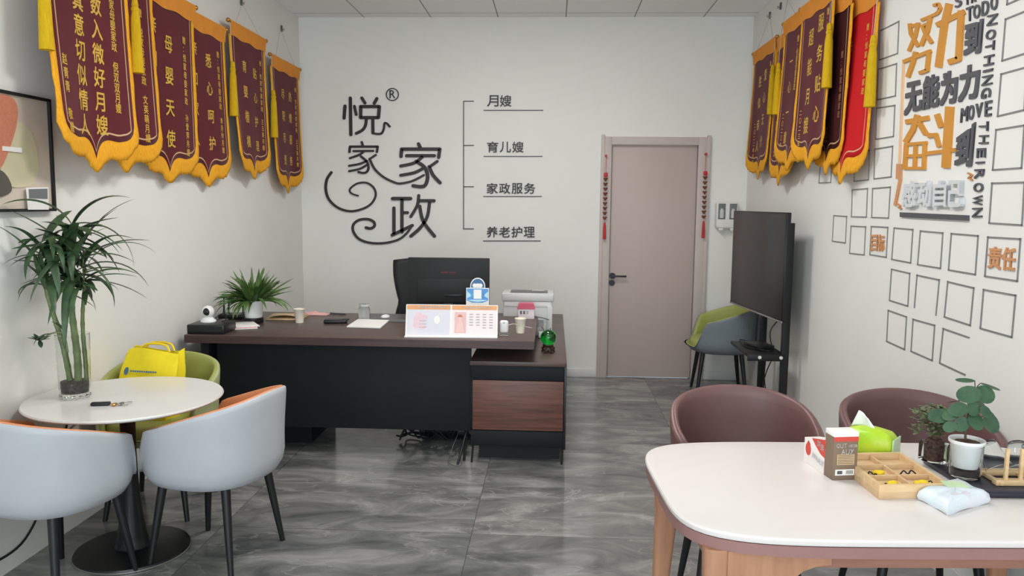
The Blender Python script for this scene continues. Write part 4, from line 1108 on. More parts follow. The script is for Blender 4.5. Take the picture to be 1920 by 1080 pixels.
def printer():
    t = thing('laser_printer', 'pale grey printer with dark lid on the low cabinet', 'printer', (-0.168, 5.62, .6225), 0)
    W, Dp, Hh = .345, .24, .30
    MB().box((0, 0, .125), (W, Dp, .245), .008).build('body', M['printer'], t)
    MB().box((0, 0, .272), (W + .018, Dp + .02, .055), .008).build('top_cover', M['printer'], t)
    b = MB(); b.box((.005, .0, .3005), (.265, .17, .005), .002); b.build('output_tray', M['printerd'], t)
    MB().box((.07, .05, .304), (.09, .03, .004), .001).build('control_panel', M['printer'], t)
    MB().box((0, -Dp / 2 - .001, .225), (W - .02, .004, .035), .001).build('rear_door', M['base'], t)
    MB().box((-.135, -Dp / 2 - .002, .085), (.022, .006, .03), .001).build('power_socket', M['blackp'], t)
    MB().box((.155, -Dp / 2 - .006, .11), (.035, .012, .20), .002).build('side_cover', M['printer'], t)
    b = MB()
    for k in range(6): b.box((-.08 + k * .008, -Dp / 2 - .001, .09), (.003, .004, .05))
    for k in range(6): b.box((.07 + k * .008, -Dp / 2 - .001, .09), (.003, .004, .05))
    b.build('vent_grille', M['cable'], t)
    b = MB(); b.tube(spline([(-.135, -.125, .085), (-.12, -.15, .06), (-.02, -.17, .145), (.08, -.16, .14), (.15, -.14, .12)], 8), .0035, 6)
    b.tube(spline([(.10, -.127, .07), (.13, -.15, .03), (.165, -.145, .02), (.16, -.135, .06)], 8), .003, 6); b.build('cable', M['cable'], t)
    # adapter beside
    a = thing('power_adapter', 'small white power adapter at the foot of the printer', 'adapter', (-0.055, 5.42, .6225), .1)
    MB().box((0, 0, .022), (.07, .045, .044), .005).build('body', M['printer'], a)
    b = MB(); b.tube(spline([(.036, 0, .03), (.06, -.03, .04), (.07, -.03, .01), (.02, -.05, .006), (-.04, -.03, .006)], 7), .003, 6); b.build('cord', M['blackm'], a)
    # pink house box standing on the desk in front of the printer
    h = thing('house_box', 'small pink-roofed house-shaped box in front of the printer', 'box', (-0.175, 5.40, ZT), .04)
    MB().box((0, 0, .036), (.112, .06, .072), .004).build('body', M['calpink'], h)
    b = MB(); b.prism([(-.062, .070), (.062, .070), (.050, .108), (-.050, .108)], lambda u, v, k: (u, k, v), -.036, .036); b.build('roof', M['pinkroof'], h, smooth=False)
    for k in range(3):
        b = MB(); b.box((-.036 + k * .022, -.031, .046), (.013, .003, .022)); b.build('window', M['printerd' if k < 2 else 'greyp'], h, smooth=False)
printer()

def crystal():
    t = thing('crystal_ball', 'green crystal ball on a carved dark wooden stand', 'ornament', (-0.018, 4.90, .6225))
    b = MB()
    prof = [(max(1e-4, .05 * sin(pi * k / 24)), .095 - .05 * cos(pi * k / 24)) for k in range(25)]
    b.lathe(prof, n=40); b.build('ball', M['crystal'], t, angle=180)
    b = MB(); b.lathe([(.022, .018), (.036, .02), (.030, .034), (.036, .048), (.033, .052), (.026, .048), (.02, .03)], n=28); st = b.build('stand_ring', M['darkwood'], t)
    for k in range(5):
        a = 2 * pi * k / 5 + .3
        b = MB(); b.tube([(.026 * cos(a), .026 * sin(a), .034), (.038 * cos(a), .038 * sin(a), .026), (.036 * cos(a), .036 * sin(a), .010), (.043 * cos(a), .043 * sin(a), 0.003)], [.008, .008, .006, .006], 8); b.build('foot', M['darkwood'], st)
    b = MB(); b.lathe([(.001, .0), (.03, .0), (.03, .006), (.001, .006)], n=24); b.build('stand_base', M['darkwood'], t)
crystal()

# ================================================================== door hangings, dispenser, television
def hanging(x, z0, label):
    t = thing('red_hanging', label, 'hanging ornament', (x, YB - .045, z0), 0, 'red bead strings on the door frame')
    b = MB(); b.lathe([(.001, -.03), (.009, -.03), (.009, .012), (.001, .012)], n=12, axis='Y'); b.build('peg', M['redp'], t)
    b = MB(); b.tube([(0, -.018, 0), (0, -.018, -.15)], .002, 6); b.build('cord', M['redp'], t)
    b = MB(); b.box((0, -.018, -.165), (.034, .016, .038), .006); b.build('knot', M['redp'], t)
    for k in range(9):
        b = MB(); z = -.205 - k * .042
        b.sphere((0, -.018, z), .012, 12, 1.1)
        for sx in (-1, 1): b.sphere((sx * .012, -.018, z + .008), .0075, 10)
        b.build('bead', M['redbead'], t)
    b = MB(); b.lathe([(.001, -.575), (.008, -.578), (.010, -.60), (.014, -.72), (.001, -.725)], (0, -.018, 0), 14); b.build('tassel', M['redp'], t)
hanging(0.450, 1.965, 'red bead string with tassel hanging on the left door frame')
hanging(1.304, 1.985, 'red bead string with tassel hanging on the right door frame')

def dispenser():
    t = thing('soap_dispenser', 'white twin soap dispenser on the back wall right of the door', 'dispenser', (1.50, YB, 1.46))
    MB().box((0, -.045, .0), (.185, .09, .225), .018, seg=3).build('housing', M['white'], t)
    for x in (-.048, .048):
        b = MB(); b.box((x, -.0895, .035), (.062, .006, .135), .002); wn = b.build('window', M['tgrey'], t)
        b = MB(); b.lathe([(.001, -.02), (.017, -.02), (.017, .045), (.010, .05), (.010, .06), (.001, .06)], (x, -.093, .0), 16); 
        for v in b.b.verts: v.co.y = -.0925 + (v.co.y + .093) * .3
        b.build('bottle', M['printer'], wn)
        b = MB(); b.box((x, -.06, -.118), (.04, .05, .022), .006); b.build('nozzle', M['white'], t)
dispenser()

def television():
    t = thing('television', 'large dark flat television facing the room by the right wall', 'television', (1.455, 5.68, 1.152), math.atan2(5.15 - 6.2, 1.492 - 1.391))
    # local x runs along the screen (from far to near), the screen looks towards -y (into the room)
    L, Hh = 1.055, .715
    MB().box((0, .0, 0), (L, .03, Hh), .004).build('bezel', M['blackp'], t)
    MB().box((0, -.0155, .004), (L - .022, .003, Hh - .03), .001).build('screen', M['screen'], t)
    MB().box((0, -.016, -Hh / 2 + .006), (L, .006, .012), .001).build('lower_strip', M['steel'], t)
    MB().box((0, .035, -.06), (L * .8, .05, Hh * .7), .015).build('rear_housing', M['blackm'], t)
    s = thing('television_stand', 'black two-post television stand with a shelf', 'stand', (1.56, 5.58, 0))
    for y in (-.28, .28):
        b = MB(); b.box((0, y, .76), (.05, .03, 1.36), .004); b.build('post', M['black'], s)
        b = MB(); b.box((-.06, y, .04), (.34 if False else .30, .05, .05), .01); b.build('foot', M['black'], s)
        b = MB(); b.box((-.025, y, 1.2), (.03, .04, .5), .003); b.build('bracket', M['black'], s)
    MB().box((.0, 0, .10), (.04, .56, .05), .004).build('crossbar', M['black'], s)
    MB().box((-.125, -.05, .555), (.25, .50, .022), .004).build('shelf', M['black'], s)
    MB().box((-.13, -.302, .542), (.24, .014, .044), .003).build('shelf_rail', M['black'], s)
    for x in (-.17, -.03):
        b = MB(); b.lathe([(.001, -.316), (.011, -.314), (.012, -.308), (.001, -.306)], (x, 0, .545), 14, axis='Y'); b.build('bolt', M['white'], s)
    b = MB(); b.tube(spline([(-.10, -.20, .53), (-.11, -.22, .40), (-.09, -.2, .25), (-.12, -.22, .12), (-.08, -.2, .02)], 7), .004, 6)
    b.tube(spline([(-.05, -.20, .53), (-.10, -.22, .42), (-.12, -.2, .25), (-.08, -.22, .12), (-.10, -.2, .02)], 7), .004, 6)
    b.tube(spline([(-.03, -.24, .80), (-.09, -.25, .72), (-.08, -.26, .62), (-.02, -.26, .57)], 7), .004, 6); b.build('cable', M['blackm'], s)
    d = thing('set_top_box', 'small black box with cables on the shelf of the television stand', 'box', (1.445, 5.52, .5665), .25)
    MB().box((0, 0, .016), (.13, .20, .032), .006).build('body', M['blackp'], d)
    b = MB(); b.tube(spline([(.0, .10, .02), (-.06, .16, .03), (-.09, .02, .008), (-.02, -.15, .008), (.05, -.12, .006)], 7), .004, 6); b.build('cable', M['blackm'], d)
television()

# ================================================================== things on the round table
leaf = desk_items.leaf
def vase():
    ZR = .7005
    t = thing('lucky_bamboo_vase', 'tall clear glass vase of lucky bamboo on the round table', 'plant', (-2.055, 3.255, ZR))
    b = MB(); b.lathe([(.001, .0), (.056, .0), (.060, .006), (.061, .04), (.068, .277), (.0655, .278), (.0580, .045), (.055, .022), (.001, .020)], n=48); b.build('vase', M['tglass'], t, angle=60)
    b = MB()
    for k in range(14):
        a = 2 * pi * k / 14; b.sphere((.054 * cos(a), .054 * sin(a), .010), .009, 8)
    b.build('base_beads', M['tglass'], t)
    b = MB(); b.lathe([(.001, .022), (.053, .023), (.056, .045), (.0565, .070), (.001, .074)], n=32); b.build('pebbles', M['pebble'], t)
    # (base, top) of each stem; leaf clumps at the top
    stems = [((-.02, .0, .07), (-.09, -.01, .47), 31, .0125, 36), ((.010, .0, .07), (.018, -.01, .49), 32, .0155, 50), ((.032, .02, .07), (.045, .03, .47), 33, .0095, 22)]
    for base, top, seed, r, nl in stems:
        rnd = random.Random(seed)
        B, T = Vector(base), Vector(top)
        pts = []; rad = []
        n = 26
        for i in range(n + 1):
            s = i / n
            pts.append(B + (T - B) * s + Vector((.006 * sin(s * 5 + seed), .004 * cos(s * 4), 0)))
            rad.append(r * (1.0 - .25 * s) * (1.12 if i % 4 == 0 else .98))
        b = MB(); b.tube(pts, rad, 14); st = b.build('stem', M['stem'], t)
        b = MB(); wl = -2.235 + 2.055
        for k in range(nl):
            for _ in range(30):
                az = rnd.uniform(0, 2 * pi); el = rnd.uniform(-.2, 1.2); L = rnd.uniform(.13, .34) * (1.15 if cos(az) > .3 else 1.0)
                hgt = rnd.random()
                if T.x + cos(az) * cos(el) * L * .95 > wl + .01: break
            p0 = T + Vector((rnd.uniform(-.012, .012), rnd.uniform(-.012, .012), -.01 + .27 * hgt ** 1.2 * (.75 if r < .01 else 1)))
            leaf(b, p0, az, el, L, rnd.uniform(.022, .046), rnd.uniform(.5, 2.1), rnd.uniform(-.5, .5), 12, rnd.uniform(-.4, .4), .35)
        for v in b.b.verts:
            if v.co.x < wl: v.co.x = wl + (v.co.x - wl) * .02
        o = b.build('foliage', M['leafd'], st, recalc=False); o['kind'] = 'stuff'
        b = MB(); b.tube([T + Vector((0, 0, -.04)), T + Vector((0, 0, .10)), T + Vector((.004, 0, .18))], [r * .7, r * .4, .003], 8); b.build('shoot', M['stem'], st)
    # side sprig
    b = MB(); b.tube(spline([(-.01, -.02, .20), (-.02, -.03, .28), (-.06, -.05, .285), (-.105, -.06, .255)], 6), .0035, 6); sp = b.build('sprig', M['stem'], t)
    b = MB(); rnd = random.Random(5)
    for k in range(7): leaf(b, (-.105, -.06, .255), 2 * pi * k / 7, rnd.uniform(-.3, .9), .05, .018, .6, 0, 6)
    leaf(b, (-.06, -.05, .285), pi * 1.2, .1, .09, .02, 1.6, 0, 8); leaf(b, (-.02, -.03, .30), pi * .9, .9, .08, .016, 1.2, 0, 8)
    b.build('sprig_leaves', M['leafd'], sp, recalc=False)
vase()
def keys():
    t = thing('car_keys', 'black car key and small keys on a ring on the round table', 'keys', (-1.825, 3.14, .7005), .25)
    MB().box((-.045, 0, .007), (.075, .028, .014), .006, seg=3).build('key_fob', M['blackp'], t)
    b = MB(); b.lathe([(.012, .004), (.0145, .0055), (.012, .007), (.0105, .0055)], (.008, 0, 0), 24, cap=False); b.build('ring', M['steel'], t)
    for a in (-.5, .0, .45):
        b = MB(); b.lathe([(.001, 0), (.010, 0), (.010, .002), (.001, .002)], (.028 * cos(a) + .008, .028 * sin(a), .004), 16); b.box((.05 * cos(a) + .008, .05 * sin(a), .005), (.036, .006, .002), rz=a); b.build('key', M['steel'], t)
    b = MB(); b.box((.012, -.018, .006), (.016, .022, .01), .003); b.build('charm', M['brass'], t)
keys()

def bag():
    t = thing('yellow_bag', 'bright yellow carrier bag standing on the green armchair', 'bag', (-2.015, 3.80, .470), radians(-8))
    W, Hh, Dp = .305, .325, .15
    rnd = random.Random(2)
    def side(u, v):
        a = 2 * pi * u
        sx = max(-1, min(1, 1.35 * cos(a))); sy = max(-1, min(1, 1.35 * sin(a)))
        k = 1 - .62 * v ** 1.3
        wob = .006 * sin(a * 5 + v * 7)
        return (sx * W / 2 * (1 - .05 * v) + wob, sy * Dp / 2 * k + wob + .10 * v - .03, Hh * v + (.012 * sin(a * 3 + 1) if v > .95 else 0))
    b = MB(); r = b.grid(side, 48, 12, closeu=True); b.face(r[0][::-1]); o = b.build('body', M['yellow'], t); 
    for s in (-.02, .02):
        b = MB(); b.tube(spline([(-.085, .075 + s, Hh - .01), (-.06, .085 + s, Hh + .022), (.0, .09 + s, Hh + .03), (.06, .085 + s, Hh + .022), (.085, .075 + s, Hh - .01)], 6), .006, 6); b.build('handle', M['yellowd'], t)
    def ff(u, v, h):
        vv = v / Hh; k = 1 - .62 * vv ** 1.3
        return (u, -Dp / 2 * k + .10 * vv - .03 - .0055 - h, v)
    b = MB(); b.prism([(-.115 + .012 * cos(2 * pi * k / 14), .225 + .018 * sin(2 * pi * k / 14)) for k in range(14)], ff, 0, .0012); b.build('emblem', M['blue'], o, smooth=False)
    b = MB()
    for k in range(12): b.prism([(-.093 + k * .0125, .222), (-.093 + k * .0125 + .0085, .222), (-.093 + k * .0125 + .0085, .230), (-.093 + k * .0125, .230)], ff, 0, .0012)
    b.build('printed_line', M['blue'], o, smooth=False)
bag()

def wall_cables():
    b = MB(); b.tube(spline([(XL + .008, 2.55, .30), (XL + .008, 2.9, .40), (XL + .008, 3.3, .44), (XL + .008, 3.7, .50), (XL + .008, 4.2, .34), (XL + .008, 4.6, .30)], 8), .004, 6)
    tag(b.build('wall_cable', M['cable']), 'thin dark cable sagging along the lower left wall, higher of two', 'cable')
    b = MB(); b.tube(spline([(XL + .008, 2.6, .10), (XL + .008, 2.9, .085), (XL + .008, 3.15, .10), (XL + .008, 3.35, .30), (XL + .008, 3.5, .55)], 8), .005, 6)
    tag(b.build('wall_cable', M['blackm']), 'black cable curving up the lower left wall behind the chairs, lower of two', 'cable')
wall_cables()

# ================================================================== white table, right foreground
TX, TY, TA = 0.985, 2.305, radians(3.6)
def white_table():
    t = thing('white_table', 'white stone-topped dining table with oak legs', 'table', (TX, TY, 0), TA)
    Lx, Ly = 1.345, .80
    def outline(n, g=0.0, a=Lx / 2, c=Ly / 2):
        pts = []
        for k in range(n):
            th = 2 * pi * k / n; x, y = cos(th), sin(th); e = 5.0
            r = (abs(x) ** e + abs(y) ** e) ** (-1 / e)
            px, py = x * r * (a + g), y * r * (c + g)
            pts.append((px, py))
        return pts
    b = MB()
    rows = []
    for g, z in ((-.010, .728), (-.002, .732), (0, .738), (0, .744), (-.003, .749), (-.008, .750)):
        rows.append([b.b.verts.new((p[0], p[1], z)) for p in outline(120, g)])
    for j in range(5):
        for i in range(120): b.face((rows[j][i], rows[j][(i + 1) % 120], rows[j + 1][(i + 1) % 120], rows[j + 1][i]))
    b.face(rows[0][::-1]); b.face(rows[-1])
    b.build('tabletop', M['tabletop'], t, angle=30)
    b = MB(); b.prism(outline(96, -.004), lambda u, v, h: (u, v, h), .700, .7285); b.build('under_board', M['brownedge'], t)
    # aprons
    for y in (-.335, .335):
        b = MB()
        prof = [(-.53, .70), (-.53, .655), (.53, .655), (.53, .70)]
        b.prism(prof, lambda u, v, h: (u, y + h, v), -.012, .012); b.build('apron', M['apron'], t, smooth=False)
    for sx in (-1, 1):
        prof = [(sx * .56, .70), (sx * .56, .60), (sx * .47, .600), (sx * .43, .606), (sx * .40, .624), (sx * .37, .650), (sx * .34, .662), (sx * .30, .668), (sx * .30, .70)]
        b = MB(); b.prism(prof, lambda u, v, h: (u, -.345 + h, v), -.014, .014); b.build('corner_bracket', M['oak'], t, smooth=False)
    for x in (-.575, .575):
        b = MB(); b.box((x, 0, .665), (.022, .60, .07), .002); b.build('end_apron', M['apron'], t)
    for sx in (-1, 1):
        for sy in (-1, 1):
            b = MB()
            x, y = sx * .562, sy * .322
            secs = [(.70, .052, .030, 0), (.62, .050, .028, .0), (.5, .036, .024, .012), (.25, .026, .021, .03), (0.0, .019, .017, .055)]
            def leg(u, v, x=x, y=y, sx=sx, sy=sy):
                j = min(4, int(round(v * 4))); z, rx, ry, o = secs[j]
                a = 2 * pi * u; c_, s_ = cos(a), sin(a); r = (abs(c_) ** 4 + abs(s_) ** 4) ** -.25
                return (x + sx * o * .6 + c_ * r * rx, y + sy * o * .6 + s_ * r * ry, z)
            b.grid(leg, 24, 4, closeu=True, capv=True); b.build('leg', M['oak'], t, angle=50)
white_table()

ZW = .7505
def table_items():
    # tall carton
    def text_rows(b, f, rows):
        for (u, v, sz, txt) in rows:
            for k, chh in enumerate(txt):
                if chh != ' ': add_glyph(b, chh, lambda a, bb, h, k=k: f(u + (k + a * .85) * sz * .8, v + bb * sz, .0009), 0, .01, True)
    c = thing('tall_carton', 'tall brown carton with red band and white top on the white table', 'carton', (.8705, 2.345, ZW), radians(10))
    w, d, h = .076, .05, .143
    MB().box((0, 0, h / 2), (w, d, h), .001).build('body', M['cartonb'], c)
    ff = lambda u, v, k: (u - w / 2, -d / 2 - k, v)
    b = MB(); b.prism([(.0, h - .026), (w, h - .026), (w, h - .012), (0, h - .012)], ff, 0, .0008); b.build('red_band', M['cartonr'], c, smooth=False)
    MB().box((0, 0, h - .005), (w + .0012, d + .0012, .0145), .001).build('white_lid', M['paper'], c)
    b = MB(); text_rows(b, ff, [(.008, h - .046, .014, 'QUT'), (.0465, h - .044, .0085, 'NEOB'), (.024, h - .066, .017, 'AUy')]); b.build('lettering', M['paper'], c, smooth=False, recalc=False)
    b = MB()
    b.prism([(.012, .046), (.066, .046), (.066, .078), (.012, .078)], ff, 0, .0004); pt = b.build('text_block', M['kraft'], c, smooth=False)
    b = MB()
    for k in range(6): b.prism([(.014, .049 + k * .005), (.064, .049 + k * .005), (.064, .0512 + k * .005), (.014, .0512 + k * .005)], ff, 0, .0008)
    b.build('text_lines', M['cartonb'], pt, smooth=False)
    b = MB(); b.prism([(.008, .014), (.068, .014), (.068, .032), (.008, .032)], ff, 0, .0006); br = b.build('barcode_panel', M['paper'], c, smooth=False)
    b = MB()
    for k in range(9): b.prism([(.042 + k * .0025, .018), (.0432 + k * .0025, .018), (.0432 + k * .0025, .029), (.042 + k * .0025, .029)], ff, 0, .001)
    b.prism([(.014, .018), (.030, .018), (.030, .028), (.014, .028)], ff, 0, .001)
    b.build('bars', M['cable'], br, smooth=False)
    # slanted white carton behind it
    s = thing('slanted_carton', 'white carton with red corner and strawberry print left of the tall brown carton', 'carton', (.845, 2.415, ZW), 0)
    ax, ay, bx, by = -.036, .075, -.015, -.055
    def fw(u, v, k):       # along the visible left face, from far to near
        dx, dy = bx - ax, by - ay; L = sqrt(dx * dx + dy * dy)
        return (ax + dx * u + dy / L * k, ay + dy * u - dx / L * k, v)
    b = MB(); b.prism([(0, 0), (1, 0), (1, .108), (0, .078)], fw, -.05, 0); b.build('body', M['cartonw'], s, smooth=False)
    b = MB(); b.prism([(.36, .0885), (1, .1075), (1, .05), (.78, .056), (.55, .072)], fw, 0, .0008); rc = b.build('red_corner', M['cartonr'], s, smooth=False)
    b = MB()
    for k, chh in enumerate('鲜果'): add_glyph(b, chh, lambda a, bb, h, k=k: fw(.62 + (k + a) * .16, .074 + bb * .02 - k * .006, .0012), 0, .01, True)
    b.build('lettering', M['paper'], rc, smooth=False, recalc=False)
    b = MB(); b.prism([(.20 + .13 * cos(2 * pi * k / 16), .047 + .020 * sin(2 * pi * k / 16)) for k in range(16)], fw, 0, .0008); b.prism([(.12, .062), (.30, .066), (.24, .058), (.2, .075)], fw, 0, .001); b.build('strawberry_print', M['cartonr'], s, smooth=False)
    b = MB()
    for k, chh in enumerate('草莓味AUy'): add_glyph(b, chh, lambda a, bb, h, k=k: fw(.40 + (k + a * .9) * .095, .028 + bb * .018 - k * .0015, .0008), 0, .005, True)
    b.build('print', M['greyp'], s, smooth=False, recalc=False)
    # tissue packet
    t = thing('tissue_packet', 'lime green tissue packet with a white tissue pulled out', 'tissue packet', (1.048, 2.572, ZW), radians(-38))
    W, Dp, Hh = .155, .10, .085
    def pk(u, v):
        a = 2 * pi * u; c_, s_ = cos(a), sin(a); r = (abs(c_) ** 3.2 + abs(s_) ** 3.2) ** (-1 / 3.2)
        q = [(.02, 0), (.85, 0), (.97, .012), (1.0, .04), (.97, .068), (.80, .084), (.4, .092), (.02, .095)]
        s, z = q[min(7, int(round(v * 7)))]
        return (c_ * r * s * W / 2 + .002 * sin(a * 7), s_ * r * s * Dp / 2 + .002 * sin(a * 5), z)
    b = MB(); b.grid(pk, 48, 7, closeu=True, capv=True); bd = b.build('packet', M['green'], t, angle=70)
    b = MB(); b.grid(lambda u, v: (W / 2 * (.985 + .012 * sin(u * pi)) + .003, -.04 + .08 * u, .008 + .062 * v), 8, 5); e = b.build('end_seal', M['palegreen'], t); e.modifiers.new('s', 'SOLIDIFY').thickness = .004
    b = MB(); b.prism([(-.062, .006), (.060, .006), (.060, .03), (.02, .022), (-.04, .012)], lambda u, v, k: (u, -Dp / 2 - .001 - k + (0 if v < .04 else .004), v), -.004, .001); b.build('green_wave', M['greend'], bd)
    b = MB(); b.grid(lambda u, v: (-.065 + .085 * u * (1 - .62 * v) + .022 * v, .012 * sin(u * 5) * (1 - v * .4), .085 + .056 * v - .02 * u * v), 12, 6); ts = b.build('tissue', M['tissue'], t); ts.modifiers.new('s', 'SOLIDIFY').thickness = .0012
    # compartment tray
    g = thing('wooden_tray', 'pale wooden tray divided into compartments with yellow bits on the white table', 'tray', (1.008, 2.29, ZW), 0)
    q = [(.914 - 1.008, 2.168 - 2.29), (1.117 - 1.008, 2.196 - 2.29), (1.10 - 1.008, 2.47 - 2.29), (.908 - 1.008, 2.33 - 2.29)]
    q = [(-.094, -.122), (.109, -.094), (.095, .190), (-.108, .162)]
    def ft(u, v, h):
        (x0, y0), (x1, y1), (x2, y2), (x3, y3) = q
        x = (x0 * (1 - u) + x1 * u) * (1 - v) + (x3 * (1 - u) + x2 * u) * v
        y = (y0 * (1 - u) + y1 * u) * (1 - v) + (y3 * (1 - u) + y2 * u) * v
        return (x, y, h)
    R4 = lambda u0, u1, v0, v1: [(u0, v0), (u1, v0), (u1, v1), (u0, v1)]
    b = MB(); b.prism(R4(0, 1, 0, 1), ft, 0, .020); b.build('floor_board', M['traywood'], g, smooth=False)
    b = MB()
    for r in (R4(0, 1, 0, .035), R4(0, 1, .965, 1), R4(0, .05, .035, .965), R4(.95, 1, .035, .965)): b.prism(r, ft, .02, .040)
    b.build('rim', M['lightwood'], g, smooth=False)
    for v in (.34, .66):
        b = MB(); b.prism(R4(.05, .95, v - .012, v + .012), ft, .02, .034); b.build('divider', M['traywood'], g, smooth=False)
    b = MB(); b.prism(R4(.485, .515, .035, .965), ft, .02, .0345); b.build('long_divider', M['traywood'], g, smooth=False)
    rnd = random.Random(8)
    spots = [(.28, .14, 'along the front edge of the wooden tray, left'), (.74, .15, 'along the front edge of the wooden tray, right'), (.28, .46, 'in the middle left compartment of the wooden tray')]
    for u, v, where in spots:
        x, y, z = ft(u, v, .0205)
        p = thing('yellow_piece', 'small shiny yellow piece ' + where, 'game piece', (1.008 + x, 2.29 + y, ZW + z), rnd.uniform(0, 3), 'pieces in the wooden tray')
        b = MB(); b.sphere((0, 0, .008), .015, 14, .55); b.sphere((.016, .004, .007), .011, 12, .6); b.build('body', M['yellowd'], p)
        b = MB(); b.tube(spline([(-.012, .004, .004), (-.022, .008, .012), (-.03, .006, .002)], 4), .002, 6); b.tube(spline([(-.008, -.008, .004), (-.02, -.012, .012), (-.028, -.01, .002)], 4), .002, 6); b.build('hook', M['blackm'], p)
    x, y, z = ft(.74, .46, .0205)
    p = thing('dark_clip', 'small dark wire clip in the middle right compartment of the wooden tray', 'clip', (1.008 + x, 2.29 + y, ZW + z), .2, 'pieces in the wooden tray')
    b = MB(); b.tube(spline([(-.025, 0, .003), (-.012, .004, .012), (0, 0, .003), (.012, .004, .012), (.025, 0, .003)], 5), .0022, 6); b.build('wire', M['blackm'], p)
    # wet wipes
    wp = thing('wipes_packet', 'pale blue and white wipes packet at the front of the white table', 'packet', (1.118, 2.168, ZW), radians(3))
    q2 = [(-.098, .012), (-.078, -.105), (.092, -.012), (.072, .112)]
    def wi(u, v):
        j = min(5, int(round(v * 5))); s, z = [(.02, 0), (.96, .001), (1.0, .012), (.95, .026), (.80, .036), (.02, .040)][j]
        k = u * 4; i = int(k) % 4; f = k - int(k)
        a, c = q2[i], q2[(i + 1) % 4]
        x, y = a[0] + (c[0] - a[0]) * f, a[1] + (c[1] - a[1]) * f
        bul = 1 - .05 * sin(pi * f)
        return (x * s * bul, y * s * bul, z + .0015 * sin(u * 40))
    b = MB(); b.grid(wi, 48, 5, closeu=True, capv=True); wb_ = b.build('packet', M['wipes'], wp, angle=60)
    b = MB(); b.prism([(-.03, .0), (.03, -.0), (.032, .045), (-.025, .05)], lambda u, v, h: (u + .01, v, h), .0385, .0415); b.build('resealable_flap', M['palegreen'], wp)
    b = MB(); b.prism([(-.035, -.052), (.02, -.04), (.018, -.022), (-.038, -.034)], lambda u, v, h: (u, v, h), .034, .0385); b.build('print', M['calblue'], wb_)
    # tea tray
    m = thing('tea_tray', 'dark rectangular tea tray under the plants at the right of the white table', 'tray', (1.415, 2.36, ZW), radians(2.5))
    MB().box((0, 0, .008), (.45, .30, .016), .003).build('board', M['teatray'], m)
    MB().box((0, -.146, .019), (.45, .012, .008), .002).build('lip', M['teatray'], m); MB().box((0, .146, .019), (.45, .012, .008), .002).build('lip', M['teatray'], m)
    ZTt = ZW + .0165
    # bonsai in a glass cube
    bo = thing('small_bonsai', 'small bonsai in a square clear glass pot left of the white plant pot', 'plant', (1.197, 2.462, ZTt), .3)
    b = MB(); b.box((0, 0, .033), (.066, .066, .066), .008, seg=3); b.build('glass_pot', M['tglass'], bo)
    b = MB(); b.lathe([(.001, .008), (.024, .008), (.027, .068), (.022, .074), (.001, .074)], n=24); b.build('inner_pot', M['soil'], bo)
    b = MB(); b.tube(spline([(0, 0, .07), (-.004, 0, .085), (-.018, 0, .10), (-.022, .005, .13)], 5), [.008] * 6 + [.006] * 6 + [.004] * 4, 8); b.tube(spline([(0, 0, .07), (.012, 0, .085), (.022, .004, .11), (.028, .004, .13)], 5), [.007] * 6 + [.005] * 6 + [.003] * 4, 8); b.build('trunk', M['bark'], bo)
    b = MB(); rnd = random.Random(21)
    for k in range(260):
        a = rnd.uniform(0, 2 * pi); rr = rnd.uniform(0, 1) ** .5 * .056; z = .125 + rnd.uniform(-.028, .05)
        leaf(b, (-.014 + cos(a) * rr, sin(a) * rr, z), rnd.uniform(0, 2 * pi), rnd.uniform(-.3, 1), rnd.uniform(.014, .024), .011, .5, 0, 4)
    o = b.build('foliage', M['leafo'], bo, recalc=False); o['kind'] = 'stuff'
    # plant in white pot
    pp = thing('round_leaf_plant', 'round-leaved green plant in a white pot inside a clear cup', 'plant', (1.228, 2.335, ZTt), 0)
    b = MB(); b.lathe([(.001, 0), (.038, 0), (.042, .004), (.046, .098), (.0445, .098), (.040, .008), (.001, .006)], n=44); b.build('clear_cup', M['tglass'], pp, angle=60)
    b = MB(); b.lathe([(.001, .03), (.032, .03), (.037, .045), (.0435, .100), (.0485, .103), (.0495, .110), (.048, .113), (.044, .111), (.041, .100), (.001, .098)], n=44); b.build('pot', M['pot'], pp, angle=50)
    b = MB(); b.lathe([(.001, .004), (.036, .006), (.039, .024), (.001, .030)], n=28); b.build('pebbles', M['pebble'], pp)
    b = MB(); b.lathe([(.001, .1075), (.02, .106), (.0415, .101), (.0415, .098)], n=24, cap=False); 
    for v in b.b.verts: v.co.z += .003 * sin(v.co.x * 400) * cos(v.co.y * 350)
    b.build('soil', M['soil'], pp)
    st = MB(); lf = MB()
    main = spline([(-.004, 0, .10), (-.006, .0, .15), (.004, 0, .21), (.010, -.004, .262)], 6)
    st.tube(main, [.0035] * len(main), 6)
    def disc(c, r, n_, squash=1.0, dirv=None):
        c = Vector(c); n_ = Vector(n_).normalized()
        u = (Vector(dirv) - n_ * Vector(dirv).dot(n_)).normalized(); v = n_.cross(u)
        cv = lf.b.verts.new(c - n_ * r * .12)
        ring = []
        for k in range(16):
            a = 2 * pi * k / 16; rr = r * (1 + .10 * cos(a))
            ring.append(lf.b.verts.new(c + u * cos(a) * rr * 1.12 + v * sin(a) * rr * squash))
        for k in range(16): lf.face((cv, ring[k], ring[(k + 1) % 16]))
        j = min(main, key=lambda p: (p - (c - u * r)).length + abs(p.z - c.z + .02))
        st.tube([j, (j + c - u * r) / 2 + Vector((0, 0, .004)), c - u * r], .0014, 5)
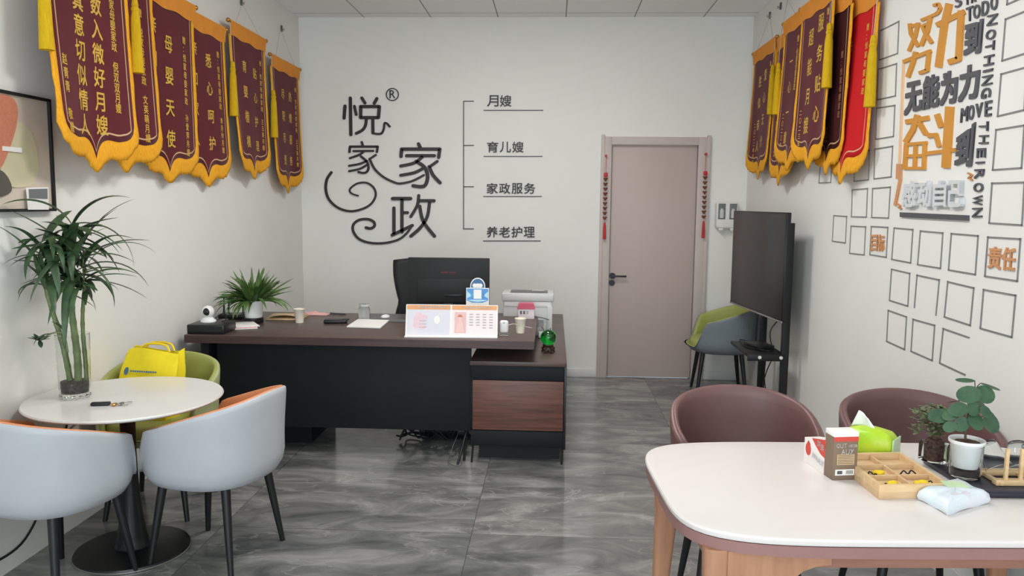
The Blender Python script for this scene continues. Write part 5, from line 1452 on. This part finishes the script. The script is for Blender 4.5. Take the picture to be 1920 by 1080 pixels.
    P = [((-.022, -.012, .291), .023, (-.1, -.35, 1), .55, (-1, .1, .25)), ((-.012, -.02, .252), .030, (-.3, -1, .5), .85, (-1, -.1, -.1)), ((.030, -.016, .252), .028, (.15, -1, .35), .95, (1, 0, -.2)), ((.052, .0, .272), .027, (.3, -.4, 1), .42, (1, .0, -.45)),
         ((-.036, -.014, .205), .024, (-.5, -.8, .5), .9, (-1, 0, -.1)), ((.0, -.022, .212), .020, (0, -1, .4), .9, (-.3, 0, -1)), ((.038, .01, .206), .027, (.5, -.6, .5), .9, (1, .2, -.2)), ((-.052, -.004, .186), .022, (-.5, -.5, .8), .9, (-1, 0, -.2)),
         ((.052, -.02, .170), .030, (.4, -1, .3), .9, (.8, -.1, -.6)), ((.004, -.03, .178), .026, (0, -1, .8), .85, (0, -.3, -1)), ((-.030, -.024, .165), .022, (-.3, -1, .5), .9, (-.6, 0, -.8)), ((.022, .02, .19), .024, (.2, .3, 1), .9, (.5, 1, 0)),
         ((-.075, .012, .178), .028, (-.3, -.8, .6), .8, (-1, .2, -.2)), ((-.02, .03, .22), .026, (-.2, .4, 1), .9, (-.5, 1, .2)), ((.06, .02, .19), .024, (.4, -.5, .8), .85, (1, .1, -.3)), ((-.06, -.02, .155), .018, (-.4, -.9, .5), .9, (-1, -.2, -.4)), ((.03, -.03, .205), .018, (.2, -1, .5), .9, (.5, -.3, -.6))]
    for c, r, n_, sq, dv in P: disc(c, r, n_, sq, dv)
    sm = st.build('stem', M['bark'], pp); lo = lf.build('leaves', M['leafb'], pp, recalc=False); lo['kind'] = 'stuff'
    # cup rack with upturned glasses
    rk = thing('cup_rack', 'pale wooden cup rack holding upturned glasses on the tea tray', 'rack', (1.395, 2.315, ZTt + .0), radians(3))
    for y in (-.04, .045):
        b = MB(); b.box((0, y, .008), (.24, .024, .016), .002); b.build('rail', M['lightwood'], rk)
    for x in (-.105, -.005, .095):
        b = MB(); b.box((x, .0, .006), (.012, .11, .010), .001); b.build('cross_bar', M['lightwood'], rk)
    for x in (-.088, -.045, .01, .06):
        b = MB(); b.box((x, -.04, .060), (.010, .009, .092), .001); b.build('post', M['lightwood'], rk)
    for k, (x, y, lab) in enumerate(((1.322, 2.33, 'clear glass cup beside the white plant pot, leaning on the cup rack'), (1.385, 2.325, 'clear glass cup on the cup rack behind its posts'), (1.44, 2.33, 'clear glass cup on the cup rack, farthest right'))):
        gq = thing('glass_cup', lab, 'glass', (x, y, ZTt + .030), 0, 'clear glasses on the rack')
        gq.rotation_euler = (radians(-38), 0, radians((20, -10, 5)[k]))
        b = MB(); b.lathe([(.001, .082), (.022, .081), (.026, .074), (.034, .02), (.036, .0), (.0345, 0), (.0325, .02), (.0245, .071), (.001, .076)], n=36); b.build('bowl', M['tglass'], gq, angle=60)
        b = MB(); b.lathe([(.0345, -.001), (.0365, 0), (.036, .002), (.034, .001)], n=36, cap=False); b.build('rim', M['glass'], gq)
    # white cable under the table
    b = MB(); b.tube(spline([(1.36, 2.55, .64), (1.45, 2.50, .55), (1.55, 2.45, .50), (1.62, 2.40, .62)], 8), .004, 6); b.tube(spline([(1.40, 2.46, .52), (1.48, 2.48, .56), (1.55, 2.50, .64)], 6), .004, 6)
    tag(b.build('white_cable', M['wcable']), 'white cable hanging under the right end of the white table', 'cable')
table_items()
